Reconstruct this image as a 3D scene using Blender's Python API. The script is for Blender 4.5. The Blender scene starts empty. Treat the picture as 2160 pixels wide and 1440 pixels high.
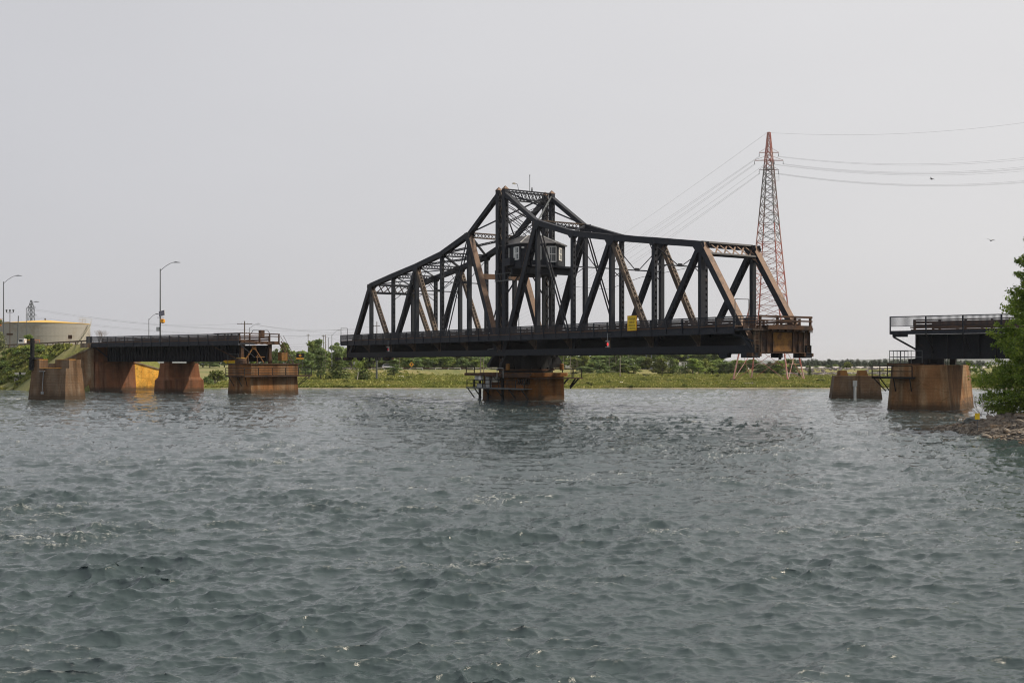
import bpy, math, random
import numpy as np
from mathutils import Vector, Matrix
random.seed(7); np.random.seed(7)
R = math.radians
scene = bpy.context.scene

# ------------------------------------------------------------------ camera, world, sun, exposure
CAMZ = 5.19
cam_d = bpy.data.cameras.new('camera'); cam = bpy.data.objects.new('camera', cam_d)
scene.collection.objects.link(cam); scene.camera = cam
cam.location = (0, 0, CAMZ); cam.rotation_euler = (R(90), 0, 0)
cam_d.sensor_width = 36; cam_d.lens = 40; cam_d.shift_y = 48 / 2160
cam_d.clip_start = 0.5; cam_d.clip_end = 20000

SUN_AZ, SUN_EL = 6.0, 47.0            # azimuth from +X towards +Y, elevation
sd = Vector((math.cos(R(SUN_EL)) * math.cos(R(SUN_AZ)), math.cos(R(SUN_EL)) * math.sin(R(SUN_AZ)), math.sin(R(SUN_EL))))
world = bpy.data.worlds.new('World'); scene.world = world; world.use_nodes = True
wn, wl = world.node_tree.nodes, world.node_tree.links
wn.clear()
w_out = wn.new('ShaderNodeOutputWorld'); w_bg = wn.new('ShaderNodeBackground'); w_sky = wn.new('ShaderNodeTexSky')
w_sky.sky_type = 'NISHITA'; w_sky.sun_disc = False
w_sky.sun_elevation = R(SUN_EL); w_sky.sun_rotation = R(90 - SUN_AZ)
w_sky.dust_density = 6.0; w_sky.air_density = 1.0; w_sky.ozone_density = 1.0
w_mix = wn.new('ShaderNodeMix'); w_mix.data_type = 'RGBA'; w_mix.inputs[0].default_value = 0.88
# thin smoke-hazed cloud sheet over the whole sky, brightening evenly towards the veiled sun
w_tc = wn.new('ShaderNodeTexCoord'); w_dot = wn.new('ShaderNodeVectorMath'); w_dot.operation = 'DOT_PRODUCT'
w_dot.inputs[1].default_value = sd; wl.new(w_tc.outputs['Generated'], w_dot.inputs[0])
w_mr = wn.new('ShaderNodeMapRange'); w_mr.inputs[1].default_value = -1; w_mr.inputs[2].default_value = 1; wl.new(w_dot.outputs['Value'], w_mr.inputs[0])
w_sheet = wn.new('ShaderNodeMix'); w_sheet.data_type = 'RGBA'; wl.new(w_mr.outputs[0], w_sheet.inputs[0])
w_sheet.inputs[6].default_value = (4.15, 4.3, 4.95, 1); w_sheet.inputs[7].default_value = (9.2, 9.0, 8.85, 1)
w_no = wn.new('ShaderNodeTexNoise'); w_no.inputs['Scale'].default_value = 2.2; w_no.inputs['Detail'].default_value = 4
w_nm = wn.new('ShaderNodeMapping'); w_nm.inputs['Scale'].default_value = (1, 1, 2.6); wl.new(w_tc.outputs['Generated'], w_nm.inputs[0]); wl.new(w_nm.outputs[0], w_no.inputs['Vector'])
w_nr = wn.new('ShaderNodeMapRange'); w_nr.inputs[1].default_value = .25; w_nr.inputs[2].default_value = .75; w_nr.inputs[3].default_value = .972; w_nr.inputs[4].default_value = 1.028; wl.new(w_no.outputs[0], w_nr.inputs[0])
w_mu = wn.new('ShaderNodeMix'); w_mu.data_type = 'RGBA'; w_mu.blend_type = 'MULTIPLY'; w_mu.inputs[0].default_value = 1
wl.new(w_sheet.outputs[2], w_mu.inputs[6]); wl.new(w_nr.outputs[0], w_mu.inputs[7]); wl.new(w_mu.outputs[2], w_mix.inputs[7])
wl.new(w_sky.outputs[0], w_mix.inputs[6]); wl.new(w_mix.outputs[2], w_bg.inputs[0])
w_bg.inputs[1].default_value = 0.1
wl.new(w_bg.outputs[0], w_out.inputs[0])

sun_d = bpy.data.lights.new('sun', 'SUN'); sun = bpy.data.objects.new('sun', sun_d)
scene.collection.objects.link(sun)
sun_d.energy = 4.4; sun_d.angle = R(3.0); sun_d.color = (1.0, 0.86, 0.68)
sun.rotation_euler = sd.to_track_quat('Z', 'Y').to_euler()

scene.view_settings.view_transform = 'Standard'; scene.view_settings.look = 'None'
scene.view_settings.exposure = 0.0; scene.view_settings.gamma = 1.0
scene.view_settings.use_curve_mapping = False
scene.cycles.max_bounces = 6; scene.cycles.transparent_max_bounces = 8; scene.cycles.volume_bounces = 0
scene.cycles.use_adaptive_sampling = True; scene.cycles.use_denoising = True; scene.cycles.denoising_prefilter = 'ACCURATE'; scene.cycles.adaptive_threshold = 0.006; scene.cycles.filter_width = 1.1; scene.cycles.sample_clamp_direct = 6; scene.cycles.sample_clamp_indirect = 3
scene.cycles.caustics_reflective = False; scene.cycles.caustics_refractive = False

# ------------------------------------------------------------------ helpers
COL = scene.collection
def V(*a): return Vector(a if len(a) == 3 else a[0])

def at(px, py, Y):
    """world point at depth Y for a position measured on the 2160 x 1440 photograph"""
    return Vector(((px - 1080) * Y / 2400, Y, CAMZ + (768 - py) * Y / 2400))

def tag(o, label=None, cat=None, group=None, kind=None):
    if label: o['label'] = label
    if cat: o['category'] = cat
    if group: o['group'] = group
    if kind: o['kind'] = kind
    return o

def empty(name, loc=(0, 0, 0), rz=0, label=None, cat=None, group=None):
    o = bpy.data.objects.new(name, None); COL.objects.link(o)
    o.empty_display_size = 0.3; o.location = loc; o.rotation_euler = (0, 0, rz)
    return tag(o, label, cat, group)

class MB:
    def __init__(self): self.v = []; self.f = []
    def add(self, vs, fs):
        n = len(self.v); self.v += [tuple(p) for p in vs]; self.f += [tuple(i + n for i in f) for f in fs]; return self
    def box(self, c, s, M=None):
        x, y, z = s[0] / 2, s[1] / 2, s[2] / 2
        vs = [Vector(p) for p in ((-x, -y, -z), (x, -y, -z), (x, y, -z), (-x, y, -z), (-x, -y, z), (x, -y, z), (x, y, z), (-x, y, z))]
        if M is not None: vs = [M @ p for p in vs]
        c = Vector(c)
        return self.add([p + c for p in vs], [(3, 2, 1, 0), (4, 5, 6, 7), (0, 1, 5, 4), (1, 2, 6, 5), (2, 3, 7, 6), (3, 0, 4, 7)])
    def b2(self, a, b):
        return self.box([(a[i] + b[i]) / 2 for i in range(3)], [abs(b[i] - a[i]) for i in range(3)])
    def beam(self, p, q, w, h, up=(0, 0, 1), off=(0, 0, 0)):
        """box from p to q: w across, h along up"""
        p, q, up = Vector(p) + Vector(off), Vector(q) + Vector(off), Vector(up)
        t = q - p; L = t.length
        if L < 1e-6: return self
        t /= L
        s = t.cross(up)
        if s.length < 1e-4: s = t.cross(Vector((1, 0, 0)))
        s.normalize(); u = s.cross(t)
        a, b = s * (w / 2), u * (h / 2)
        vs = [p - a - b, p + a - b, p + a + b, p - a + b, q - a - b, q + a - b, q + a + b, q - a + b]
        return self.add(vs, [(0, 1, 2, 3), (7, 6, 5, 4), (4, 5, 1, 0), (5, 6, 2, 1), (6, 7, 3, 2), (7, 4, 0, 3)])
    def tube(self, p, q, r, n=8, r2=None, cap=True):
        p, q = Vector(p), Vector(q); r2 = r if r2 is None else r2
        t = (q - p).normalized(); a = t.orthogonal().normalized(); b = t.cross(a)
        vs = []
        for c, rr in ((p, r), (q, r2)):
            for i in range(n):
                an = 2 * math.pi * i / n; vs.append(c + a * (rr * math.cos(an)) + b * (rr * math.sin(an)))
        fs = [(i, (i + 1) % n, n + (i + 1) % n, n + i) for i in range(n)]
        if cap: fs += [tuple(range(n - 1, -1, -1)), tuple(range(n, 2 * n))]
        return self.add(vs, fs)
    def path(self, pts, r, n=6):
        for a, b in zip(pts[:-1], pts[1:]): self.tube(a, b, r, n)
        return self
    def frustum(self, pb, zb, pt, zt):
        n = len(pb)
        vs = [(p[0], p[1], zb) for p in pb] + [(p[0], p[1], zt) for p in pt]
        return self.add(vs, [(i, (i + 1) % n, n + (i + 1) % n, n + i) for i in range(n)] + [tuple(range(n - 1, -1, -1)), tuple(range(n, 2 * n))])
    def prism(self, p2, z0, z1): return self.frustum(p2, z0, p2, z1)
    def ext(self, pts, d):
        """flat polygon of 3-D points pushed along d"""
        n = len(pts); d = Vector(d); pts = [Vector(p) for p in pts]
        return self.add(pts + [p + d for p in pts], [(i, (i + 1) % n, n + (i + 1) % n, n + i) for i in range(n)] + [tuple(range(n - 1, -1, -1)), tuple(range(n, 2 * n))])
    def lathe(self, prof, n=24, c=(0, 0, 0)):
        m = len(prof); vs = []
        for r, z in prof:
            for i in range(n):
                a = 2 * math.pi * i / n; vs.append((c[0] + r * math.cos(a), c[1] + r * math.sin(a), c[2] + z))
        fs = [(j * n + i, j * n + (i + 1) % n, (j + 1) * n + (i + 1) % n, (j + 1) * n + i) for j in range(m - 1) for i in range(n)]
        fs += [tuple(range(n - 1, -1, -1)), tuple(range((m - 1) * n, m * n))]
        return self.add(vs, fs)
    def mesh(self, name, m, smooth=False, fix=True):
        me = bpy.data.meshes.new(name); me.from_pydata(self.v, [], self.f)
        if fix:
            import bmesh
            bm = bmesh.new(); bm.from_mesh(me); bmesh.ops.recalc_face_normals(bm, faces=bm.faces); bm.to_mesh(me); bm.free()
        for x in (m if isinstance(m, (list, tuple)) else [m]): me.materials.append(x)
        if smooth: me.polygons.foreach_set('use_smooth', [True] * len(me.polygons))
        me.update(); return me
    def build(self, name, m, parent=None, loc=(0, 0, 0), rz=0, smooth=False, fix=True):
        return link(name, self.mesh(name, m, smooth, fix), parent, loc, rz)

def link(name, me, parent=None, loc=(0, 0, 0), rz=0, rot=None, scale=None):
    o = bpy.data.objects.new(name, me); COL.objects.link(o)
    o.location = loc; o.rotation_euler = rot if rot else (0, 0, rz)
    if scale: o.scale = scale
    if parent: o.parent = parent
    return o

CH = {}
def copy_tree(o, parent=None, loc=None, rz=None, scale=None, label=None, group=None):
    c = o.copy(); COL.objects.link(c)
    if parent: c.parent = parent
    if loc is not None: c.location = loc
    if rz is not None: c.rotation_euler = (0, 0, rz)
    if scale is not None: c.scale = scale
    if label: c['label'] = label
    if group: c['group'] = group
    for ch in CH.get(o.name) or [x for x in o.children]: copy_tree(ch, c)
    return c

# ------------------------------------------------------------------ materials
MATS = {}
def nodes(name):
    m = bpy.data.materials.new(name); m.use_nodes = True
    n, l = m.node_tree.nodes, m.node_tree.links
    return m, n, l, n['Principled BSDF']

def pm(name, col, rough=0.6, metal=0.0, col2=None, scale=1.0, lo=0.45, hi=0.65, stretch=(1, 1, 1), bump=0.0, bscale=20, spec=0.5, var=0.12, detail=5, col3=None, s3=6, lo3=.55, hi3=.7):
    """paint / stone / soil with two or three tones mixed by noise, an uneven base and fine relief"""
    m, n, l, b = nodes(name)
    b.inputs['Roughness'].default_value = rough; b.inputs['Metallic'].default_value = metal
    b.inputs['Specular IOR Level'].default_value = spec
    tc = n.new('ShaderNodeTexCoord'); mp = n.new('ShaderNodeMapping'); mp.inputs['Scale'].default_value = stretch
    l.new(tc.outputs['Object'], mp.inputs[0])
    def noise(s, d=detail):
        t = n.new('ShaderNodeTexNoise'); t.inputs['Scale'].default_value = s; t.inputs['Detail'].default_value = d; t.inputs['Roughness'].default_value = .62
        l.new(mp.outputs[0], t.inputs['Vector']); return t
    def mix(f, a, c, mode='MIX'):
        x = n.new('ShaderNodeMix'); x.data_type = 'RGBA'; x.blend_type = mode
        if hasattr(f, 'links'): l.new(f, x.inputs[0])
        else: x.inputs[0].default_value = f
        for s, i in ((a, 6), (c, 7)):
            if hasattr(s, 'links'): l.new(s, x.inputs[i])
            else: x.inputs[i].default_value = (*s, 1)
        return x.outputs[2]
    def ramp(f, a, c):
        r = n.new('ShaderNodeMapRange'); r.inputs[1].default_value = a; r.inputs[2].default_value = c; l.new(f, r.inputs[0]); return r.outputs[0]
    c = col
    if col2: c = mix(ramp(noise(scale).outputs[0], lo, hi), col, col2)
    if col3: c = mix(ramp(noise(s3).outputs[0], lo3, hi3), c, col3)
    if var:
        v = n.new('ShaderNodeMapRange'); v.inputs[3].default_value = 1 - var * 1.6; v.inputs[4].default_value = 1 + var * 1.6
        v.inputs[1].default_value = .25; v.inputs[2].default_value = .75
        l.new(noise(scale * 4.3 + 3, 4).outputs[0], v.inputs[0])
        x = n.new('ShaderNodeMix'); x.data_type = 'RGBA'; x.blend_type = 'MULTIPLY'; x.inputs[0].default_value = 1
        if hasattr(c, 'links'): l.new(c, x.inputs[6])
        else: x.inputs[6].default_value = (*c, 1)
        l.new(v.outputs[0], x.inputs[7]); c = x.outputs[2]
    if hasattr(c, 'links'): l.new(c, b.inputs['Base Color'])
    else: b.inputs['Base Color'].default_value = (*c, 1)
    if bump:
        bp = n.new('ShaderNodeBump'); bp.inputs['Strength'].default_value = bump; bp.inputs['Distance'].default_value = .05
        l.new(noise(bscale, 6).outputs[0], bp.inputs['Height']); l.new(bp.outputs[0], b.inputs['Normal'])
    MATS[name] = m; return m

steel = pm('painted_steel', (.019, .023, .032), .62, spec=.25, col2=(.055, .040, .032), scale=.9, lo=.6, hi=.8, bump=.15, bscale=9, var=.22)
steel_b = pm('sunlit_weathered_steel', (.185, .118, .083), .65, spec=.22, col2=(.05, .042, .038), scale=.8, lo=.5, hi=.72, bump=.15, bscale=9, var=.2, col3=(.17, .10, .055), s3=2.2, lo3=.62, hi3=.72)  # weathered brown with the warmth of sunlit faces painted into the tone
steel_l = pm('sunlit_dusty_steel', (.085, .066, .054), .65, spec=.22, col2=(.20, .135, .09), scale=1.1, lo=.5, hi=.7, bump=.1, bscale=9, var=.2)  # paler dusty copy of the steel, sunlight painted into its colour
rust = pm('rusty_steel', (.082, .045, .027), .85, spec=.2, col2=(.034, .027, .026), scale=.9, lo=.45, hi=.66, bump=.3, bscale=12, var=.2)
rust_o = pm('orange_rust', (.21, .105, .03), .85, spec=.2, col2=(.085, .05, .03), scale=1.2, bump=.3, var=.2)
galv = pm('galvanised_steel', (.30, .32, .33), .45, metal=.4, col2=(.22, .23, .24), scale=1, var=.1)
galv_d = pm('dull_steel', (.10, .11, .115), .5, metal=.3, var=.12)
black = pm('black_paint', (.012, .013, .015), .7, spec=.2, var=.15)
white = pm('white_paint', (.75, .75, .73), .5, var=.05)
grey_p = pm('grey_paint', (.42, .43, .42), .5, var=.08)
beige_p = pm('beige_paint', (.42, .40, .33), .5, var=.08)
yellow = pm('yellow_sign', (.80, .55, .01), .5, col2=(.62, .40, .01), scale=2, var=.06)
amber = pm('amber_paint', (.75, .34, .02), .5, var=.06)
orange = pm('orange_paint', (.62, .19, .03), .5, var=.06)
ink = pm('sign_ink', (.02, .018, .012), .6, var=0)
wood = pm('weathered_wood', (.12, .085, .06), .85, col2=(.075, .055, .042), scale=1.3, stretch=(.4, 3, 3), bump=.3, var=.2)
wood_b = pm('brown_planks', (.105, .062, .043), .85, col2=(.06, .042, .034), scale=1.1, stretch=(.3, 2, 2), bump=.3, var=.2)
pole_w = pm('pole_wood', (.21, .185, .155), .9, col2=(.13, .115, .10), scale=1.4, stretch=(3, 3, .3), var=.15)
asphalt = pm('asphalt', (.055, .054, .052), .9, col2=(.085, .082, .076), scale=.3, bump=.2, var=.1)
tin = pm('tank_steel', (.29, .28, .26), .7, spec=.2, col2=(.235, .195, .155), scale=.25, lo=.5, hi=.7, col3=(.22, .10, .05), s3=.9, lo3=.66, hi3=.74, var=.08, bump=.08, bscale=1.5)
tank_y = pm('tank_roof_yellow', (.62, .38, .07), .6, var=.06)
siding = pm('navy_siding', (.024, .028, .037), .7, spec=.2, col2=(.035, .038, .046), scale=2.0, var=.2)
shingle = pm('grey_shingles', (.105, .107, .115), .8, spec=.2, col2=(.07, .07, .078), scale=3, bump=.3, bscale=14, var=.2)
rock = pm('shore_rock', (.20, .168, .135), .9, col2=(.10, .092, .085), scale=.55, bump=.5, bscale=5, var=.3, col3=(.33, .23, .14), s3=.35, lo3=.55, hi3=.68)
rock_g = pm('grey_boulder', (.20, .215, .205), .85, col2=(.12, .13, .125), scale=1, bump=.4, bscale=5, var=.2)
bark = pm('bark', (.10, .085, .07), .95, col2=(.055, .048, .042), scale=3, stretch=(2, 2, .3), var=.2)
birch = pm('pale_bark', (.50, .47, .42), .9, col2=(.12, .11, .10), scale=2, stretch=(.5, .5, 3), lo=.6, hi=.7, var=.1)
twig = pm('dead_twigs', (.23, .19, .16), .95, var=.2)
redp = pm('faded_red_paint', (.36, .11, .09), .65, col2=(.52, .36, .32), scale=.35, lo=.45, hi=.62, var=.15)
greyp = pm('dark_lattice_paint', (.12, .115, .11), .6, col2=(.24, .12, .10), scale=.2, var=.15)
pylon_g = pm('pylon_grey', (.10, .115, .14), .6, var=.15)
solar = pm('solar_cells', (.05, .05, .075), .25, var=.1)
car_p = pm('white_car_paint', (.70, .70, .70), .25, var=.02)
glassm, _n, _l, _b = nodes('dark_glass'); _b.inputs['Base Color'].default_value = (.03, .04, .045, 1); _b.inputs['Roughness'].default_value = .06
pane_m, _n, _l, _b = nodes('window_glass'); _b.inputs['Base Color'].default_value = (.10, .115, .12, 1); _b.inputs['Roughness'].default_value = .08
tyre = pm('tyre_rubber', (.02, .02, .02), .8, var=.1)
lampr, _n, _l, _b = nodes('red_lamp'); _b.inputs['Base Color'].default_value = (.6, .02, .02, 1); _b.inputs['Emission Color'].default_value = (1, .03, .03, 1); _b.inputs['Emission Strength'].default_value = 1.6
lampr2, _n, _l, _b = nodes('dim_red_lamp'); _b.inputs['Base Color'].default_value = (.45, .02, .03, 1); _b.inputs['Emission Color'].default_value = (1, .03, .05, 1); _b.inputs['Emission Strength'].default_value = .25

def concrete(name, base, stain, amount=.5, dark=.35, zw=1.0, crack=0):
    """board-marked concrete with rust running down it, and a wet algae band at the water line (z below zw)"""
    m, n, l, b = nodes(name)
    b.inputs['Roughness'].default_value = .9; b.inputs['Specular IOR Level'].default_value = .25
    tc = n.new('ShaderNodeTexCoord')
    def noise(s, st=(1, 1, 1), d=5):
        mp = n.new('ShaderNodeMapping'); mp.inputs['Scale'].default_value = st; l.new(tc.outputs['Object'], mp.inputs[0])
        t = n.new('ShaderNodeTexNoise'); t.inputs['Scale'].default_value = s; t.inputs['Detail'].default_value = d; t.inputs['Roughness'].default_value = .6
        l.new(mp.outputs[0], t.inputs['Vector']); return t.outputs[0]
    def mr(f, a, c, x=0, y=1):
        r = n.new('ShaderNodeMapRange'); r.inputs[1].default_value = a; r.inputs[2].default_value = c; r.inputs[3].default_value = x; r.inputs[4].default_value = y; l.new(f, r.inputs[0]); return r.outputs[0]
    def mix(f, a, c, mode='MIX'):
        x = n.new('ShaderNodeMix'); x.data_type = 'RGBA'; x.blend_type = mode
        if hasattr(f, 'links'): l.new(f, x.inputs[0])
        else: x.inputs[0].default_value = f
        for s, i in ((a, 6), (c, 7)):
            if hasattr(s, 'links'): l.new(s, x.inputs[i])
            elif isinstance(s, (int, float)): x.inputs[i].default_value = (s, s, s, 1)
            else: x.inputs[i].default_value = (*s, 1)
        return x.outputs[2]
    st = mr(noise(.9, (1, 1, .12)), .5 - amount * .2, .68 - amount * .2)
    c = mix(st, base, stain)
    c = mix(mr(noise(.6, (1, 1, .07), 5), .5, .66, 0, .85), c, tuple(v * dark for v in stain))      # black run-off streaks
    c = mix(1, c, mr(noise(.35), .25, .75, .6, 1.4), 'MULTIPLY')
    c = mix(1, c, mr(noise(7), .25, .75, .82, 1.18), 'MULTIPLY')
    if crack:
        vo = n.new('ShaderNodeTexVoronoi'); vo.feature = 'DISTANCE_TO_EDGE'; vo.inputs['Scale'].default_value = crack
        l.new(tc.outputs['Object'], vo.inputs['Vector'])
        c = mix(mr(vo.outputs['Distance'], .0, .03 if crack > .6 else .012, .75, 0), c, (.10, .05, .015))
    # pour joints every metre and a bit
    sj = n.new('ShaderNodeSeparateXYZ'); l.new(tc.outputs['Object'], sj.inputs[0])
    wj = n.new('ShaderNodeMath'); wj.operation = 'MULTIPLY_ADD'; wj.inputs[1].default_value = .12; l.new(noise(.8), wj.inputs[0]); l.new(sj.outputs[2], wj.inputs[2])
    mj = n.new('ShaderNodeMath'); mj.operation = 'PINGPONG'; mj.inputs[1].default_value = .62; l.new(wj.outputs[0], mj.inputs[0])
    c = mix(mr(mj.outputs[0], .0, .035, .55, 0), c, tuple(v * .3 for v in base))
    sx = n.new('ShaderNodeSeparateXYZ'); l.new(tc.outputs['Object'], sx.inputs[0])
    ad = n.new('ShaderNodeMath'); ad.operation = 'ADD'
    nz = mr(noise(1.2, (1, 1, .5)), .2, .8, -.35, .35); l.new(sx.outputs[2], ad.inputs[0]); l.new(nz, ad.inputs[1])
    c = mix(mr(ad.outputs[0], zw * .35, zw, .8, 0), c, (.05, .035, .022))
    l.new(c, b.inputs['Base Color'])
    wv = n.new('ShaderNodeTexWave'); wv.bands_direction = 'Z'; wv.inputs['Scale'].default_value = .8; wv.inputs['Distortion'].default_value = 1.2
    l.new(tc.outputs['Object'], wv.inputs[0])
    ht = n.new('ShaderNodeMath'); ht.operation = 'MULTIPLY_ADD'; ht.inputs[1].default_value = .25; l.new(wv.outputs[0], ht.inputs[0]); l.new(noise(5, d=8), ht.inputs[2])
    bp = n.new('ShaderNodeBump'); bp.inputs['Strength'].default_value = .35; bp.inputs['Distance'].default_value = .08
    l.new(ht.outputs[0], bp.inputs['Height']); l.new(bp.outputs[0], b.inputs['Normal'])
    return m
conc_pivot = concrete('pivot_concrete', (.135, .078, .04), (.22, .09, .024), .7, crack=.3)
conc_rest = concrete('rest_concrete', (.215, .14, .08), (.21, .095, .034), .65, crack=.28)
conc_right = concrete('right_rest_concrete', (.31, .215, .125), (.235, .118, .05), .72, crack=.33)
conc_mid = concrete('red_concrete', (.175, .092, .055), (.17, .07, .033), .65)
conc_dol = concrete('brown_concrete', (.165, .122, .085), (.125, .075, .042), .6, zw=1.3, crack=.35)
conc_ab = concrete('abutment_concrete', (.25, .19, .125), (.20, .105, .05), .45, crack=.35)
conc_or = concrete('stained_yellow_concrete', (.74, .45, .09), (.68, .33, .045), .6, dark=.5, crack=.9)
conc_gr = concrete('pale_concrete', (.26, .225, .175), (.19, .12, .065), .35)

def leaf_mat(name, c1, c2, c3, scale=.5, trans=.25):
    m, n, l, b = nodes(name)
    b.inputs['Roughness'].default_value = .65; b.inputs['Specular IOR Level'].default_value = .25
    ge = n.new('ShaderNodeNewGeometry'); oi = n.new('ShaderNodeObjectInfo')
    t = n.new('ShaderNodeTexNoise'); t.inputs['Scale'].default_value = scale; t.inputs['Detail'].default_value = 6; t.inputs['Roughness'].default_value = .75
    l.new(ge.outputs['Position'], t.inputs['Vector'])
    cr = n.new('ShaderNodeValToRGB'); e = cr.color_ramp.elements
    e[0].position = .32; e[0].color = (*c1, 1); e[1].position = .68; e[1].color = (*c3, 1)
    x = e.new(.5); x.color = (*c2, 1)
    l.new(t.outputs[0], cr.inputs[0])
    v = n.new('ShaderNodeMapRange'); v.inputs[3].default_value = .72; v.inputs[4].default_value = 1.3; l.new(oi.outputs['Random'], v.inputs[0])
    mx = n.new('ShaderNodeMix'); mx.data_type = 'RGBA'; mx.blend_type = 'MULTIPLY'; mx.inputs[0].default_value = 1
    l.new(cr.outputs[0], mx.inputs[6]); l.new(v.outputs[0], mx.inputs[7]); l.new(mx.outputs[2], b.inputs['Base Color'])
    tr = n.new('ShaderNodeBsdfTranslucent'); l.new(mx.outputs[2], tr.inputs[0])
    ms = n.new('ShaderNodeMixShader'); ms.inputs[0].default_value = trans
    l.new(b.outputs[0], ms.inputs[1]); l.new(tr.outputs[0], ms.inputs[2]); l.new(ms.outputs[0], n['Material Output'].inputs[0])
    return m
leaf_a = leaf_mat('broad_leaves', (.08, .135, .028), (.165, .23, .048), (.30, .34, .09), trans=.32)
leaf_b = leaf_mat('bluish_leaves', (.065, .115, .04), (.135, .195, .064), (.22, .28, .10), trans=.32)
leaf_d = leaf_mat('spruce_needles', (.045, .075, .02), (.085, .125, .03), (.14, .175, .046), 1.0)
leaf_y = leaf_mat('scrub_leaves', (.085, .115, .022), (.14, .17, .035), (.22, .23, .06), 1.0)
leaf_c = leaf_mat('cedar_sprays', (.045, .09, .013), (.15, .225, .028), (.33, .37, .06), 1.1, .42)
leaf_s = leaf_mat('silvery_leaves', (.12, .15, .06), (.21, .24, .11), (.33, .34, .18), 1.0)
grass_m = leaf_mat('dry_green_grass', (.10, .135, .025), (.20, .215, .05), (.34, .31, .11), .13, .25)
far_leaf = leaf_mat('distant_conifers', (.03, .055, .034), (.05, .08, .045), (.08, .11, .055), .2, .1)
# ------------------------------------------------------------------ ground, banks, hills, water
def smooth_noise(x, y, s, seed=0):
    """cheap value noise for numpy arrays or floats"""
    x = np.asarray(x, float) / s + seed * 17.3; y = np.asarray(y, float) / s - seed * 9.1
    xi, yi = np.floor(x), np.floor(y); fx, fy = x - xi, y - yi
    fx, fy = fx * fx * (3 - 2 * fx), fy * fy * (3 - 2 * fy)
    def h(a, b):
        q = np.sin(a * 127.1 + b * 311.7 + seed * 74.7) * 43758.5453; return q - np.floor(q)
    return (h(xi, yi) * (1 - fx) + h(xi + 1, yi) * fx) * (1 - fy) + (h(xi, yi + 1) * (1 - fx) + h(xi + 1, yi + 1) * fx) * fy

PATH = [(-79, 227), (-99, 254), (-124, 285), (-165, 318), (-230, 350)]     # causeway road centre line
ROADZ = 9.25
def seg_dist(x, y, pts):
    x = np.asarray(x, float); y = np.asarray(y, float); best = np.full(np.broadcast(x, y).shape, 1e9)
    for (ax, ay), (bx, by) in zip(pts[:-1], pts[1:]):
        dx, dy = bx - ax, by - ay; t = np.clip(((x - ax) * dx + (y - ay) * dy) / (dx * dx + dy * dy), 0, 1)
        best = np.minimum(best, np.hypot(x - ax - t * dx, y - ay - t * dy))
    return best
def shore_y(x):
    x = np.asarray(x, float)
    s = 242 + 3.0 * (smooth_noise(x, x * 0, 34, 2) - .5) + 1.6 * (smooth_noise(x, x * 0, 9, 3) - .5)
    return s + np.where(x < -70, np.minimum((-70 - x) * .3, 11) * -1.0, 0)
HW = [(-60, 420), (-45, 358), (10, 372), (60, 388), (150, 410), (260, 440)]   # the highway on the far land
def land(x, y):
    x = np.asarray(x, float); y = np.asarray(y, float)
    d = y - shore_y(x)
    z = np.where(d < 0, np.maximum(d * .5, -3.0), .12 + 1.0 * (1 - np.exp(-np.maximum(d, 0) / 30)) + np.clip(d - 20, 0, 240) * .0072)
    z = z + np.where(d > 4, (smooth_noise(x, y, 16, 5) - .5) * .5 + (smooth_noise(x, y, 5, 6) - .5) * .22, 0) * np.clip(d / 20, 0, 1)
    z = z + np.clip((-x - 20) / 60, 0, 1) * np.clip((y - 300) / 60, 0, 1) * 1.2
    hd = seg_dist(x, y, HW); z = np.maximum(z, np.where(hd < 14, 3.5 + np.clip((6 - hd) * .3, -2.4, 0), -9))
    # stony rise on the right
    z = z + np.clip((x - 95) / 40, 0, 1) * np.clip((y - 330) / 110, 0, 1) * .3
    cd = seg_dist(x, y, PATH)
    emb = ROADZ - .05 - np.maximum(cd - 6.2, 0) * .95 + (smooth_noise(x, y, 4, 8) - .5) * .6 * np.clip((cd - 6.5) / 3, 0, 1)
    uu = .809 * (x - 1.994) - .588 * (y - 168); vv = .588 * (x - 1.994) + .809 * (y - 168)
    emb = np.where(uu > -100.1 - .75 * np.maximum(0, -5.6 - vv), -9, emb)      # the abutment retains it
    z = np.where(emb > z, emb, z)
    tk = np.hypot(x + 137, y - 333); z = np.maximum(z, np.where(tk < 60, ROADZ - .8 - np.maximum(tk - 17, 0) * .5, -9))
    return z
def gz(x, y): return float(land(x, y))

def sheet(name, xs, ys, zf, mat, smooth=True):
    X, Y = np.meshgrid(xs, ys); Z = zf(X, Y)
    vs = np.stack([X, Y, Z], -1).reshape(-1, 3); nx, ny = len(xs), len(ys)
    i = (np.arange(ny - 1)[:, None] * nx + np.arange(nx - 1)[None]).reshape(-1)
    fs = np.stack([i, i + 1, i + nx + 1, i + nx], -1)
    me = bpy.data.meshes.new(name)
    me.vertices.add(len(vs)); me.vertices.foreach_set('co', vs.astype(np.float32).ravel())
    me.loops.add(fs.size); me.loops.foreach_set('vertex_index', fs.astype(np.int32).ravel())
    me.polygons.add(len(fs)); me.polygons.foreach_set('loop_start', (np.arange(len(fs)) * 4).astype(np.int32))
    me.polygons.foreach_set('use_smooth', np.full(len(fs), smooth))
    me.update(); me.validate(); me.materials.append(mat)
    return link(name, me)

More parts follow.
